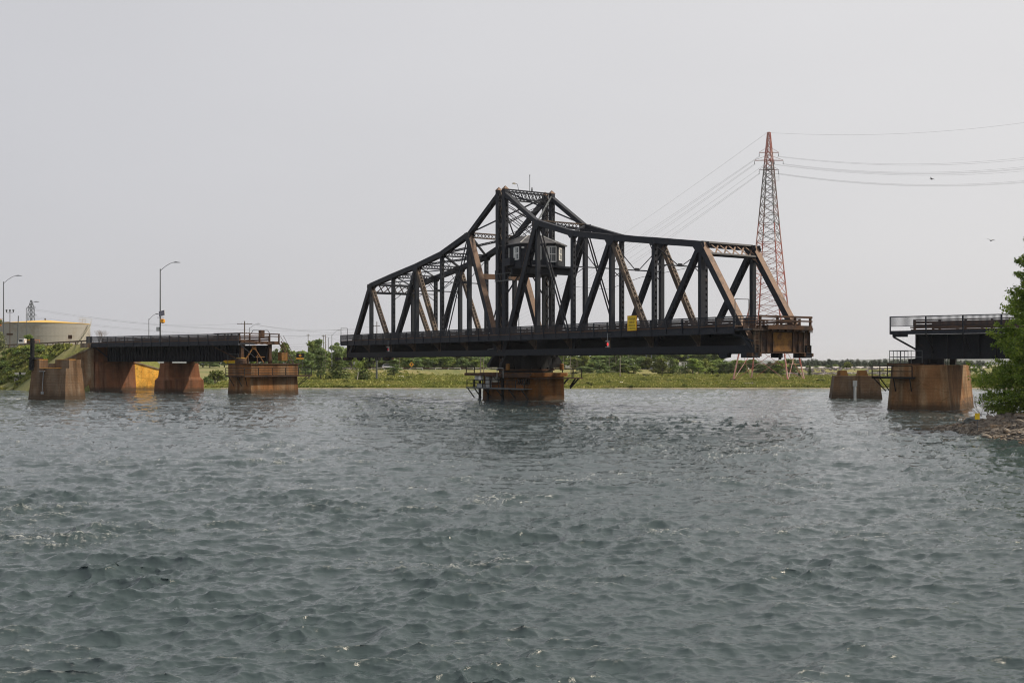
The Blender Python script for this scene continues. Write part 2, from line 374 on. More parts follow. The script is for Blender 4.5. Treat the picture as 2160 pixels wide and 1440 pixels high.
ground_m = pm('meadow_soil', (.135, .145, .035), .95, col2=(.20, .175, .07), scale=.035, lo=.4, hi=.66, bump=.5, bscale=1.2, var=.3, col3=(.075, .10, .022), s3=.11, lo3=.5, hi3=.68)
xs = np.unique(np.concatenate([np.linspace(-6000, -420, 20), np.arange(-420, -150, 9), np.arange(-150, 230, 2.6), np.arange(230, 520, 9), np.linspace(520, 6000, 20)]))
ys = np.unique(np.concatenate([np.linspace(-300, 200, 8), np.arange(200, 236, 4), np.arange(236, 262, 1.2), np.arange(262, 420, 3), np.arange(420, 700, 12), np.linspace(700, 9000, 20)]))
tag(sheet('ground', xs, ys, land, ground_m), kind='structure')

# gravelly strand at the foot of the meadow
strand_m = pm('strand_gravel', (.21, .18, .11), .95, col2=(.12, .115, .06), scale=.5, bump=.5, bscale=3, var=.25)
mb = MB(); px_ = np.arange(-62, 190, 1.5)
for a, b in zip(px_[:-1], px_[1:]):
    q = []
    for x in (a, b):
        s = float(shore_y(x)); wdt = .25 + 1.5 * float(smooth_noise(x, 0, 11, 9)) ** 2
        q.append([(x, s - 1.2, -.35), (x, s + wdt, gz(x, s + wdt) + .09)])
    mb.add([q[0][0], q[1][0], q[1][1], q[0][1]], [(0, 1, 2, 3)])
tag(mb.build('shore', strand_m, fix=False), kind='structure')

# causeway road and highway surfaces
def road(name, pts, hw, zf, mat, dz=.03, step=4):
    P = []
    for (ax, ay), (bx, by) in zip(pts[:-1], pts[1:]):
        n = max(2, int(math.hypot(bx - ax, by - ay) / step))
        P += [(ax + (bx - ax) * i / n, ay + (by - ay) * i / n) for i in range(n)]
    P.append(pts[-1]); vs, fs = [], []
    for i, p in enumerate(P):
        a, b = P[max(i - 1, 0)], P[min(i + 1, len(P) - 1)]; L = math.hypot(b[0] - a[0], b[1] - a[1])
        nx, ny = -(b[1] - a[1]) / L, (b[0] - a[0]) / L
        for s in (-1, 1):
            x, y = p[0] + nx * hw * s, p[1] + ny * hw * s; vs.append((x, y, zf(p[0], p[1]) + dz))
    fs = [(2 * i, 2 * i + 1, 2 * i + 3, 2 * i + 2) for i in range(len(P) - 1)]
    m = MB(); m.add(vs, fs); return m.build(name, mat, fix=False), P
o, CWP = road('road', PATH, 5.0, lambda x, y: ROADZ, asphalt, .0); tag(o, kind='structure')
o, HWP = road('highway', HW, 4.5, lambda x, y: 3.55, asphalt, .06); tag(o, kind='structure')

# far blue hills beyond the strait
hill_m = pm('forested_hills', (.05, .065, .05), .95, col2=(.035, .05, .035), scale=.01, var=.15)
hx = np.linspace(-5500, 5500, 140); hy = np.array([5200, 5600, 6000, 6600, 7400, 8400.])
prof = np.array([0, .55, 1, .8, .4, 0])
def hz(X, Y):
    k = np.interp(Y, hy, prof); return -2 + k * (12 + 22 * smooth_noise(X, X * 0, 700, 4) + 16 * np.exp(-((X - 2250) / 420) ** 2))
tag(sheet('hills', hx, hy, hz, hill_m), kind='structure')

# ---- water: a wind-roughened lake channel built from a random wave spectrum
def spectrum(N, L, seed, lam, rms, wdir, spread=2, cut=.09, pw=4.0):
    rg = np.random.default_rng(seed)
    k1 = np.fft.fftfreq(N, L / N) * 2 * np.pi; KX, KY = np.meshgrid(k1, k1); K = np.hypot(KX, KY); K[0, 0] = 1
    kp = 2 * np.pi / lam
    P = np.exp(-1.1 * (kp / K) ** 2) / K ** pw * np.exp(-(K * cut) ** 2)
    c = (KX * np.cos(wdir) + KY * np.sin(wdir)) / K
    P *= .12 + np.abs(c) ** spread * np.where(c > 0, 1, .25); P[0, 0] = 0
    H = np.sqrt(P) * (rg.normal(size=(N, N)) + 1j * rg.normal(size=(N, N)))
    f = lambda A: np.fft.ifft2(A).real
    h = f(H); s = rms / h.std()
    dx, dy = f(-1j * KX / K * H) * s, f(-1j * KY / K * H) * s
    jxx, jyy, jxy = f(KX * KX / K * H) * s, f(KY * KY / K * H) * s, f(KX * KY / K * H) * s
    return h * s, dx, dy, jxx, jyy, jxy
def sample(F, L, x, y):
    N = F.shape[0]; u = (x / L % 1) * N; v = (y / L % 1) * N
    i = np.floor(u).astype(int); j = np.floor(v).astype(int); a = u - i; b = v - j; i %= N; j %= N; i1 = (i + 1) % N; j1 = (j + 1) % N
    return (F[j, i] * (1 - a) + F[j, i1] * a) * (1 - b) + (F[j1, i] * (1 - a) + F[j1, i1] * a) * b
NR, NC = 700, 1300
dep = 1.0 / np.linspace(1 / 13.5, 1 / 262.0, NR)
ang = np.linspace(-.72, .72, NC)
Yw = np.repeat(dep[:, None], NC, 1); Xw = Yw * np.tan(ang)[None]
OC = [(spectrum(512, 41.0, 3, 1.75, .046, R(-80), 4.5, .045, 3.8), 41.0, 0.0), (spectrum(512, 17.7, 8, .75, .0155, R(-100), 4, .02, 3.5), 17.7, .21), (spectrum(256, 71.0, 11, 4.6, .046, R(-72), 5, .3), 71.0, .12), (spectrum(512, 7.3, 15, .34, .0055, R(-86), 3, .010, 3.4), 7.3, .3)]
Zw = np.zeros_like(Xw); DX = np.zeros_like(Xw); DY = np.zeros_like(Xw); JXX = np.zeros_like(Xw); JYY = np.zeros_like(Xw); JXY = np.zeros_like(Xw)
gust = (.78 + .75 * smooth_noise(Xw, Yw * .8, 4.2, 24) ** 2) * (.8 + .4 * smooth_noise(Xw, Yw * .6, 23, 22))
for S, L, rot in OC:
    c, s = math.cos(rot), math.sin(rot); xr = Xw * c + Yw * s; yr = -Xw * s + Yw * c
    h, dx, dy, a, b, g = (sample(F, L, xr, yr) for F in S)
    Zw += h * gust; DX += (dx * c - dy * s) * gust; DY += (dx * s + dy * c) * gust; JXX += a * gust; JYY += b * gust; JXY += g * gust
LAM = .92
J = (1 - LAM * JXX) * (1 - LAM * JYY) - (LAM * JXY) ** 2
fade = np.clip((250 - Yw) / 25, .25, 1)
co = np.stack([Xw - LAM * DX * fade, Yw - LAM * DY * fade, Zw * fade], -1).reshape(-1, 3)
q25 = np.quantile(J[dep < 90], .02)
foam = np.clip((q25 + .33 - J) / .4, 0, 1).reshape(-1)
# white water lapping round each pier
wake = np.zeros_like(Xw)
def box_dist(cx, cy, rz, hx, hy):
    c, s = math.cos(rz), math.sin(rz); a = np.abs((Xw - cx) * c + (Yw - cy) * s) - hx; b_ = np.abs(-(Xw - cx) * s + (Yw - cy) * c) - hy
    return np.hypot(np.maximum(a, 0), np.maximum(b_, 0)) + np.minimum(np.maximum(a, b_), 0)
AX = lambda u, v: (1.994 + .809 * u + .588 * v, 168 - .588 * u + .809 * v)
for (cx, cy), rz, hx, hy in (((1.644, 168.9), R(37), 3.45, 6.45), (AX(-59, 2), R(-36), 2.95, 6.55), (AX(58.6, .4), R(-36), 3.75, 5.6), (AX(-80.2, 0), R(-36), 1.95, 4.6), ((-67.3, 168.3), R(68), 2.1, 3.45), ((52.4, 173.8), R(-12), 3.7, 3.2)):
    wake = np.maximum(wake, np.exp(-np.maximum(box_dist(cx, cy, rz, hx, hy), 0) / .55))
wake = np.maximum(wake, .9 * np.exp(-((Yw - 171) / 1.6) ** 2) * np.clip((-70.5 - Xw) / 2, 0, 1) * np.clip((Xw + 84) / 8, 0, 1))
wake = np.maximum(wake, .8 * np.exp(-((Yw - 137 + (Xw - 52) * .1) / 1.2) ** 2) * np.clip((Xw - 51) / 2, 0, 1) * np.clip((62 - Xw) / 4, 0, 1)).reshape(-1)
i = (np.arange(NR - 1)[:, None] * NC + np.arange(NC - 1)[None]).reshape(-1)
fs = np.stack([i, i + 1, i + NC + 1, i + NC], -1)
# still water continues round the wave field
far = np.array([(-6000, -400, -.22), (6000, -400, -.22), (6000, 6000, -.22), (-6000, 6000, -.22)])
nv = len(co); co = np.concatenate([co, far]); fs = np.concatenate([fs, [[nv, nv + 1, nv + 2, nv + 3]]])
me = bpy.data.meshes.new('water')
me.vertices.add(len(co)); me.vertices.foreach_set('co', co.astype(np.float32).ravel())
me.loops.add(fs.size); me.loops.foreach_set('vertex_index', fs.astype(np.int32).ravel())
me.polygons.add(len(fs)); me.polygons.foreach_set('loop_start', (np.arange(len(fs)) * 4).astype(np.int32))
me.polygons.foreach_set('use_smooth', np.full(len(fs), True)); me.update()
at_ = me.attributes.new('foam', 'FLOAT', 'POINT'); at_.data.foreach_set('value', np.concatenate([foam, [0] * 4]).astype(np.float32))
at_ = me.attributes.new('wake', 'FLOAT', 'POINT'); at_.data.foreach_set('value', np.concatenate([wake, [0] * 4]).astype(np.float32))
wm, n, l, b = nodes('lake_water')
b.inputs['Base Color'].default_value = (.036, .054, .058, 1); b.inputs['Roughness'].default_value = .10; b.inputs['IOR'].default_value = 1.333
tc = n.new('ShaderNodeTexCoord')
def wnoise(s, st=(1, 1, 1), d=5, r=.6):
    mp = n.new('ShaderNodeMapping'); mp.inputs['Scale'].default_value = st; mp.inputs['Rotation'].default_value = (0, 0, .18); l.new(tc.outputs['Object'], mp.inputs[0])
    t = n.new('ShaderNodeTexNoise'); t.inputs['Scale'].default_value = s; t.inputs['Detail'].default_value = d; t.inputs['Roughness'].default_value = r
    l.new(mp.outputs[0], t.inputs['Vector']); return t.outputs[0]
bp1 = n.new('ShaderNodeBump'); bp1.inputs['Strength'].default_value = .4; bp1.inputs['Distance'].default_value = .03; l.new(wnoise(6.5, (.42, 1.5, 1), 7, .68), bp1.inputs['Height'])
bp2 = n.new('ShaderNodeBump'); bp2.inputs['Strength'].default_value = .3; bp2.inputs['Distance'].default_value = .12; l.new(wnoise(1.4, (.35, 1.3, 1), 4, .6), bp2.inputs['Height'])
l.new(bp1.outputs[0], bp2.inputs['Normal'])
# ripples too fine for the mesh tilt the surface directly
def tilt(s, st, k, d, r):
    mp = n.new('ShaderNodeMapping'); mp.inputs['Scale'].default_value = st; mp.inputs['Rotation'].default_value = (0, 0, .12); l.new(tc.outputs['Object'], mp.inputs[0])
    t = n.new('ShaderNodeTexNoise'); t.inputs['Scale'].default_value = s; t.inputs['Detail'].default_value = d; t.inputs['Roughness'].default_value = r; l.new(mp.outputs[0], t.inputs['Vector'])
    a = n.new('ShaderNodeVectorMath'); a.operation = 'SUBTRACT'; a.inputs[1].default_value = (.5, .5, .5); l.new(t.outputs['Color'], a.inputs[0])
    m = n.new('ShaderNodeVectorMath'); m.operation = 'MULTIPLY'; m.inputs[1].default_value = k; l.new(a.outputs[0], m.inputs[0]); return m.outputs[0]
ad1 = n.new('ShaderNodeVectorMath'); ad1.operation = 'ADD'; l.new(tilt(4.5, (.45, 1.5, 1), (.26, .60, 0), 5, .7), ad1.inputs[0]); l.new(tilt(1.3, (.35, 1.3, 1), (.40, 1.25, 0), 4, .6), ad1.inputs[1])
ad3 = n.new('ShaderNodeVectorMath'); ad3.operation = 'ADD'; l.new(tilt(.16, (.22, 1.0, 1), (.16, .62, 0), 5, .7), ad3.inputs[0]); l.new(ad1.outputs[0], ad3.inputs[1]); ad1 = ad3
# ripple tilt grows with distance, replacing slopes the coarse far mesh loses
sy_ = n.new('ShaderNodeSeparateXYZ'); l.new(tc.outputs['Object'], sy_.inputs[0])
ry_ = n.new('ShaderNodeMapRange'); ry_.inputs[1].default_value = 24; ry_.inputs[2].default_value = 110; ry_.inputs[3].default_value = .28; ry_.inputs[4].default_value = 1.0; l.new(sy_.outputs[1], ry_.inputs[0])
sc_ = n.new('ShaderNodeVectorMath'); sc_.operation = 'SCALE'; l.new(ad1.outputs[0], sc_.inputs[0]); l.new(ry_.outputs[0], sc_.inputs['Scale'])
ad2 = n.new('ShaderNodeVectorMath'); ad2.operation = 'ADD'; l.new(bp2.outputs[0], ad2.inputs[0]); l.new(sc_.outputs[0], ad2.inputs[1])
nm_ = n.new('ShaderNodeVectorMath'); nm_.operation = 'NORMALIZE'; l.new(ad2.outputs[0], nm_.inputs[0]); l.new(nm_.outputs[0], b.inputs['Normal'])
fa = n.new('ShaderNodeAttribute'); fa.attribute_name = 'foam'
fm = n.new('ShaderNodeMapRange'); fm.inputs[1].default_value = .47; fm.inputs[2].default_value = .58
l.new(wnoise(9, (.35, 1.3, 1), 8, .8), fm.inputs[0])
fp = n.new('ShaderNodeMapRange'); fp.inputs[1].default_value = .50; fp.inputs[2].default_value = .66; l.new(wnoise(.16, (.5, 1.2, 1), 3), fp.inputs[0])   # patches where foam streaks gather
m1 = n.new('ShaderNodeMath'); m1.operation = 'MULTIPLY'; l.new(fa.outputs['Fac'], m1.inputs[0]); l.new(fm.outputs[0], m1.inputs[1])
m2 = n.new('ShaderNodeMath'); m2.operation = 'MULTIPLY_ADD'; m2.inputs[1].default_value = .85; m2.inputs[2].default_value = .0; l.new(fp.outputs[0], m2.inputs[0])
m3 = n.new('ShaderNodeMath'); m3.operation = 'MULTIPLY'; l.new(m1.outputs[0], m3.inputs[0]); l.new(m2.outputs[0], m3.inputs[1])
wa = n.new('ShaderNodeAttribute'); wa.attribute_name = 'wake'
wf = n.new('ShaderNodeMapRange'); wf.inputs[1].default_value = .50; wf.inputs[2].default_value = .66; l.new(wnoise(1.6, (.8, 1.0, 1), 7, .7), wf.inputs[0])
wm_ = n.new('ShaderNodeMath'); wm_.operation = 'MULTIPLY'; l.new(wa.outputs['Fac'], wm_.inputs[0]); l.new(wf.outputs[0], wm_.inputs[1])
mx_ = n.new('ShaderNodeMath'); mx_.operation = 'MAXIMUM'; l.new(wm_.outputs[0], mx_.inputs[0]); l.new(m3.outputs[0], mx_.inputs[1]); m3 = mx_
dif = n.new('ShaderNodeBsdfDiffuse'); dif.inputs[0].default_value = (.66, .67, .65, 1)
ms = n.new('ShaderNodeMixShader'); l.new(m3.outputs[0], ms.inputs[0]); l.new(b.outputs[0], ms.inputs[1]); l.new(dif.outputs[0], ms.inputs[2])
l.new(ms.outputs[0], n['Material Output'].inputs[0])
me.materials.append(wm)
tag(link('water', me), kind='structure')
# ------------------------------------------------------------------ swing bridge
def laced(mb, p, q, lat, w, d, top='X', bot='X', pitch=None, web=True, fl=.15):
    """riveted member: two webs w apart along lat, depth d, joined on its two faces by lacing (X, Z), battens (B) or a cover plate (P)"""
    p, q, lat = Vector(p), Vector(q), Vector(lat).normalized()
    t = q - p; L = t.length; t.normalize(); lat = (lat - t * lat.dot(t)).normalized(); m = t.cross(lat)
    if m.z < -1e-3 or (abs(m.z) <= 1e-3 and m.x < 0): m = -m
    for s in (-1, 1):
        o = lat * (s * w / 2)
        if web: mb.beam(p, q, .045, d, m, o)
        for k in (-1, 1):
            mb.beam(p, q, fl, .045, m, lat * (s * (w / 2 - fl / 2 + .03)) + m * (k * (d / 2 - .02)))
            if not web: mb.beam(p, q, .045, fl, m, o + m * (k * (d / 2 - fl / 2)))
    for k, st in ((1, top), (-1, bot)):
        o = m * (k * (d / 2 + .012)); wi = w / 2 - .05
        if st == 'P': mb.beam(p, q, w + .14, .025, m, m * (k * (d / 2 + .016)))
        elif st in ('X', 'Z'):
            pt = pitch or w * 1.0; n = max(2, round(L / pt)); st_ = L / n
            for i in range(n):
                a, b_ = p + t * (i * st_), p + t * ((i + 1) * st_); sg = 1 if i % 2 else -1
                mb.beam(a + lat * wi * sg, b_ - lat * wi * sg, .085, .016, m, o)
                if st == 'X': mb.beam(a - lat * wi * sg, b_ + lat * wi * sg, .085, .016, m, o + m * .018)
            for e in (.02, .98):
                c = p + t * (L * e); mb.beam(c - t * .25, c + t * .25, w + .05, .018, m, o)
        elif st == 'B':
            pt = pitch or .75; n = max(2, round(L / pt)); st_ = L / n
            for i in range(n + 1):
                c = p + t * (i * st_); mb.beam(c - t * (.22 * st_ / .75), c + t * (.22 * st_ / .75), w + .02, .018, m, o)
    return mb

PX, PY, TH = 1.994, 168.0, R(33.952)
BRZ = TH - math.pi / 2
PAN, TW, HW2 = 8.168, 1.708, 4.16
def un(k):      # panel-point position along the bridge
    return 0 if k == 0 else math.copysign(TW / 2 + PAN * (abs(k)), k)
TOPZ = {1: 25.25, 2: 22.95, 3: 21.62, 4: 20.55, 5: 19.37}
def uz(k): return TOPZ[abs(k)] - .38
TT, LZ = 30.55, 6.87
bridge = empty('swing_bridge', (PX, PY, 0), BRZ, 'dark riveted steel truss swing bridge turned open on the pivot pier in mid channel', 'bridge')
def part(name, mb, m=steel, parent=None): return mb.build(name, m, parent or bridge)
YL = Vector((0, 1, 0))
for sy in (-1, 1):
    y = sy * HW2
    U = lambda k: Vector((un(k), y, uz(k)))
    Lw = lambda k: Vector((un(k), y, LZ)) if k else Vector((0, y, LZ))
    for g in (-1, 1):
        T0 = Vector((g * TW / 2, y, LZ)); TTp = Vector((g * TW / 2, y, TT))
        # top chord
        for k in range(1, 5):
            part('top_chord', laced(MB(), U(g * k), U(g * (k + 1)), YL, .72, .72, 'P', 'Z'))
        part('top_link', laced(MB(), TTp + Vector((g * .1, 0, -.7)), U(g), YL, .55, .55, 'P', 'P'))
        # inclined end post and the heavy post beside the tower: dusty cover plates outward, warm sunlight painted into their brown
        e = Vector((un(6 * g), y, LZ)); eu = U(5 * g)
        ep = part('end_post', laced(MB(), e, eu, YL, .74, .72, None, 'Z'))
        t = (eu - e).normalized(); m_ = Vector((g * abs(t.z), 0, abs(t.x)))
        part('cover_plate', MB().beam(e, eu, .86, .03, m_, m_ * .375), steel_b, ep)
        hp = part('tower_diagonal', laced(MB(), T0, U(g), YL, .78, .74, None, None))
        t = (U(g) - T0).normalized(); m_ = Vector((-g * abs(t.z), 0, abs(t.x)))
        part('cover_plate', MB().beam(T0, U(g), .90, .03, m_, m_ * .385), steel_b, hp)
        part('cover_plate', laced(MB(), T0 + Vector((0, 0, 0)) - m_ * .36, U(g) - m_ * .36, YL, .78, .03, 'X', None, web=False, fl=.12), steel, hp)
        # verticals
        for k in (1, 3, 5):
            part('vertical_post', laced(MB(), Lw(g * k), U(g * k), YL, .46, .46, 'P', 'P', fl=.1))
        for k in (2, 4):
            part('hanger', laced(MB(), Lw(g * k), U(g * k), YL, .50, .46, 'B', 'B', pitch=.72, fl=.16))
        # diagonals
        for a, b_ in ((5, 4), (3, 4), (3, 2)):
            part('diagonal', laced(MB(), Lw(g * b_), U(g * a), YL, .64, .58, 'X', 'X', pitch=.62), steel_l if g * (a - b_) < 0 else steel)  # sun-facing diagonals get the paler copy, so light sits in the colour
        for off in (-.22, .22):
            part('eyebar', MB().beam(Lw(g * 2), U(g), .05, .26, (0, 0, 1), (0, off, 0)))
        # tower leg
        tl = part('tower_post', laced(MB(), T0, TTp, YL, .62, .72, None, None, fl=.16))
        lac = MB()
        p, q = T0, TTp
        for kk in (-1, 1):
            o = Vector((kk * .375, 0, 0)); n_ = 30; dz = (TT - LZ) / n_
            for i in range(n_):
                if i % 6 == 5:
                    lac.beam(p + Vector((0, 0, i * dz)) + o, p + Vector((0, 0, (i + 1) * dz)) + o, .6, .018, (1, 0, 0)); continue
                for s in (-1, 1):
                    lac.beam(p + Vector((0, -s * .26, i * dz)) + o * (1 + .04 * s), p + Vector((0, s * .26, (i + 1) * dz)) + o * (1 + .04 * s), .09, .016, (1, 0, 0))
        part('lacing', lac, steel, tl)
        part('post_cap', MB().add([(g * TW / 2 + a * .42, y + b * .42, TT) for a, b in ((-1, -1), (1, -1), (1, 1), (-1, 1))] + [(g * TW / 2, y, TT + .55)], [(0, 1, 4), (1, 2, 4), (2, 3, 4), (3, 0, 4), (3, 2, 1, 0)]), steel_b, tl)
        # gussets
        for k in (1, 2, 3, 4, 5):
            c = U(g * k); s = .95 if k in (1, 3, 5) else .6
            for o in (-.40, .40):
                part('gusset_plate', MB().ext([c + Vector((a * s, o, b)) for a, b in ((-.8, .3), (.8, .3), (1, -.25), (.45, -1.0 * s), (-.45, -1.0 * s), (-1, -.25))], (0, .02 * (1 if o > 0 else -1), 0)))
        # bottom chord
        for k in range(0, 6):
            a = T0 if k == 0 else Lw(g * k); b_ = Lw(g * (k + 1)) if k < 5 else Vector((g * (un(6) + .5), y, LZ))
            part('bottom_chord', laced(MB(), a, b_, YL, .74, .84, 'Z', 'X', fl=.2))
    part('bottom_chord', laced(MB(), (-TW / 2, y, LZ), (TW / 2, y, LZ), YL, .74, .84, 'P', 'P'))
    # zig-zag bracing between the paired tower legs
    zz = MB(); zn = 13; dz = (TT - 9.6) / zn
    for i in range(zn):
        s = 1 if i % 2 else -1
        zz.beam((-s * .5, y, 9.6 + i * dz), (s * .5, y, 9.6 + (i + 1) * dz), .1, .07, (0, 1, 0))
    part('tower_brace', zz, steel_l)

def lattice_beam(p, q, depth, wid=.3, m=steel, name='strut', axis=(0, 0, 1), chord=.16, pitch=None, bars=None):
    """two chords joined by crossed bars, hung below the line p-q along -axis"""
    p, q, ax = Vector(p), Vector(q), Vector(axis).normalized(); mb = MB(); t = q - p; L = t.length; t.normalize()
    lat = t.cross(ax)
    for d in (0, -depth): mb.beam(p, q, wid, chord, ax, ax * d)
    n_ = max(3, round(L / (pitch or depth * .95))); st = L / n_; xb = MB() if bars else mb; bw = .2 if bars else .11
    for i in range(n_):
        a, b_ = p + t * (i * st), p + t * ((i + 1) * st)
        xb.beam(a, b_ - ax * depth, .025, bw, ax, lat * .02); xb.beam(a - ax * depth, b_, .025, bw, ax, lat * -.02)
    o = part(name, mb, m)
    if bars: part('lacing', xb, bars, o)
    return o
# transverse frames along both arms
for g in (-1, 1):
    for k in (2, 3, 4):
        z = uz(g * k); x = un(g * k)
        lattice_beam((x, -HW2, z + .28), (x, HW2, z + .28), .55, name='top_strut')
        sw = MB(); zl = 17.3 + (0 if k > 2 else .9)
        sw.beam((x, -HW2, zl), (x, HW2, zl), .14, .14)
        for s in (-1, 1):
            sw.beam((x, s * HW2, z - .5), (x, s * .25, zl), .1, .08); sw.beam((x, s * HW2 * .55, zl), (x, s * HW2, zl - 1.3), .1, .08)
            sw.beam((x, s * HW2 * .5, z - .3), (x, s * HW2, zl + .1), .08, .06)
        sw.box((x, 0, zl + .1), (.05, .7, .4))
        part('sway_brace', sw)
    # portal over the roadway on the end posts
    e = Vector((un(6 * g), 0, LZ)); eu = Vector((un(5 * g), 0, uz(5 * g))); t = (eu - e).normalized()
    a = eu + t * .25 + Vector((g * .05, 0, 0))
    lattice_beam(a + YL * -HW2, a + YL * HW2, 1.65, .42, steel, 'portal_strut', t, .26, 1.35, steel_b)
    kb = MB(); r = 1.5; c0 = eu - t * 1.4
    for s in (-1, 1):
        pts = [c0 + YL * (s * (HW2 - .3))]
        for i in range(7):
            an = i / 6 * math.pi / 2
            pts.append(c0 + YL * (s * (HW2 - .3 - r + r * math.sin(math.pi / 2 - an) * 1.0)) - t * (r - r * math.sin(an)) if False else c0 + YL * (s * (HW2 - .3 - r * (1 - math.cos(an)))) - t * (r * (1 - math.sin(an))))
        kb.ext(pts, t.cross(YL) * .06)
    part('knee_brace', kb, steel_b)
    # heavy cross frames at the tower-side nodes
    x = un(g); z = uz(g)
    lattice_beam((x, -HW2, z + .3), (x, HW2, z + .3), .7, .4, steel_l, 'top_strut')
    xm = g * (TW / 2 + PAN * .66)
    part('portal_strut', MB().beam((xm, -HW2, 18.4), (xm, HW2, 18.4), .45, .75), steel_b if g < 0 else steel)
    # lateral X bracing between the top chords
    for k in range(1, 5):
        for s in (-1, 1):
            p, q = Vector((un(g * k), s * HW2, uz(g * k) + .1)), Vector((un(g * (k + 1)), -s * HW2, uz(g * (k + 1)) + .1))
            if k < 3: part('lateral_brace', laced(MB(), p, q, Vector((0, 0, 1)), .3, .2, 'X', 'X', pitch=.5, fl=.08, web=False))
            else: part('lateral_brace', MB().beam(p, q, .18, .16))
    # tie bars from the tower head across to the opposite truss
    for s in (-1, 1):
        part('tie_bar', MB().beam((g * TW / 2, s * HW2, TT - .3), (un(g), -s * HW2, uz(g) + .2), .16, .2), galv_d if (g > 0 and s > 0) else steel)
    # cross bracing in the end panels below
    for s in (-1, 1):
        part('bottom_lateral', MB().beam((un(6 * g), s * HW2, 6.6), (un(4 * g), -s * HW2, 6.6), .2, .15))
# tower head and transverse bracing
for x in (-TW / 2, TW / 2):
    lattice_beam((x, -HW2, TT), (x, HW2, TT), 1.25, .3, steel, 'tower_head_strut', pitch=.62)
    xb = MB()
    for s in (-1, 1):
        xb.beam((x, -s * HW2, TT - 1.6), (x, s * HW2, 25.6), .12, .1); xb.beam((x, -s * HW2, 27.6), (x, s * HW2, 23.2), .1, .08)
        xb.beam((x, -s * HW2, 25.4), (x, s * HW2, 29.4), .1, .08); xb.beam((x, -s * HW2, TT - 3.2), (x, s * HW2 * .6, 23.2), .1, .08)
    part('cross_brace', xb)
# mast-house support floor, brackets and posts inside the tower
part('cabin_floor', MB().b2((-2.0, -3.9, 18.95), (7.3, 3.9, 19.2)).b2((-2.0, -4.1, 18.2), (-1.6, 4.1, 18.95)).b2((5.9, -4.15, 18.25), (6.3, 4.15, 18.95)).b2((2, -4.0, 18.1), (2.4, 4.0, 18.95)))
sb = MB()
for yy in (-2.6, 2.6):
    sb.beam((2.2, yy, 18.2), (.9, yy * 1.5, 15.4), .16, .2); sb.beam((6.1, yy * 1.45, 18.2), (5.2, yy * 1.57, 15.2), .16, .3)
    sb.beam((-1.8, yy, 18.3), (-1.0, yy * 1.5, 15.6), .16, .2)
part('cabin_bracket', sb)
part('cable_duct', MB().box((.2, 2.1, 13.6), (.42, .42, 9.0)), rust_o)
for yy in (2.75, 3.0, -1.6): part('service_pipe', MB().tube((.6, yy, 9.3), (.6, yy, 18.2), .06, 6), galv_d)
ld = MB()
for o in (-.2, .2): ld.beam((1.25, 4.16 + o, 21.5), (1.25, 4.16 + o, 27), .05, .05)
for i in range(14): ld.beam((1.25, 3.96, 21.7 + i * .38), (1.25, 4.36, 21.7 + i * .38), .03, .03)
part('ladder', ld, galv_d)
# catwalk frame on the near tower leg below the air-conditioner
cw = MB()
for z in (17.3, 18.3): cw.beam((-1.0, -4.7, z), (3.1, -4.7, z), .06, .06)
for x in (-1, .3, 1.6, 3.1): cw.beam((x, -4.7, 17.3), (x, -4.7, 18.3), .05, .05)
cw.box((1.0, -4.45, 17.25), (4.2, .6, .08)); cw.beam((3.1, -4.7, 18.3), (1.0, -4.4, 16.6), .05, .05)
part('catwalk', cw, galv_d)

# floor
for k in [0] + [g * i for g in (-1, 1) for i in range(1, 6)]:
    x = un(k); part('floor_beam', MB().b2((x - .02, -4.1, 7.2), (x + .02, 4.1, 8.75)).b2((x - .2, -4.1, 8.7), (x + .2, 4.1, 8.76)).b2((x - .2, -4.1, 7.18), (x + .2, 4.1, 7.24)))
    br = MB(); br.ext([(x - .05, -4.5, 9.2), (x - .05, -6.15, 9.2), (x - .05, -6.15, 8.7), (x - .05, -4.5, 7.2)], (.1, 0, 0)); br.b2((x - .28, -4.62, 7.25), (x + .28, -4.56, 8.9))
    part('sidewalk_bracket', br, steel_l)
for yy in (-2.7, -.9, .9, 2.7): part('stringer', MB().b2((-50.6, yy - .12, 8.3), (49.9, yy + .12, 8.95)))
part('deck_slab', MB().b2((-50.8, -3.75, 8.96), (50.2, 3.75, 9.22)), wood_b)
part('sidewalk_slab', MB().b2((-49.9, -6.12, 9.30), (49.0, -4.62, 9.44)), wood_b)
fb = MB().b2((-49.9, -6.2, 8.55), (49.0, -6.14, 9.28)).b2((-49.9, -6.28, 8.52), (49.0, -6.05, 8.56)).b2((-49.9, -6.28, 9.26), (49.0, -6.1, 9.30))
part('fascia_beam', fb, steel)

def railing(parent, x0, x1, yy, z0, z1, sp, side=-1, mat=steel, zp=None, pick=.12, rail_w=.09):
    """posts, picket panels, top and bottom rails from x0 to x1"""
    n_ = max(1, round((x1 - x0) / sp)); st = (x1 - x0) / n_; zp = z0 - .75 if zp is None else zp
    pm_ = MB().box((0, side * .07, (zp + z1) / 2), (.13, .13, z1 - zp)).mesh('railing_post', mat)
    pk = MB(); m_ = int(st / pick)
    for i in range(1, m_): pk.b2((i * st / m_ - .026, -.014, z0 + .1), (i * st / m_ + .026, .014, z1 - .06))
    pk.b2((.06, -.03, z0 + .06), (st - .06, .03, z0 + .12))
    pkm = pk.mesh('picket_panel', mat)
    for i in range(n_ + 1): link('railing_post', pm_, parent, (x0 + i * st, yy, 0))
    for i in range(n_): link('picket_panel', pkm, parent, (x0 + i * st, yy, 0))
    MB().b2((x0 - .06, yy - rail_w / 2, z1 - .07), (x1 + .06, yy + rail_w / 2, z1 + .03)).build('handrail', mat, parent)
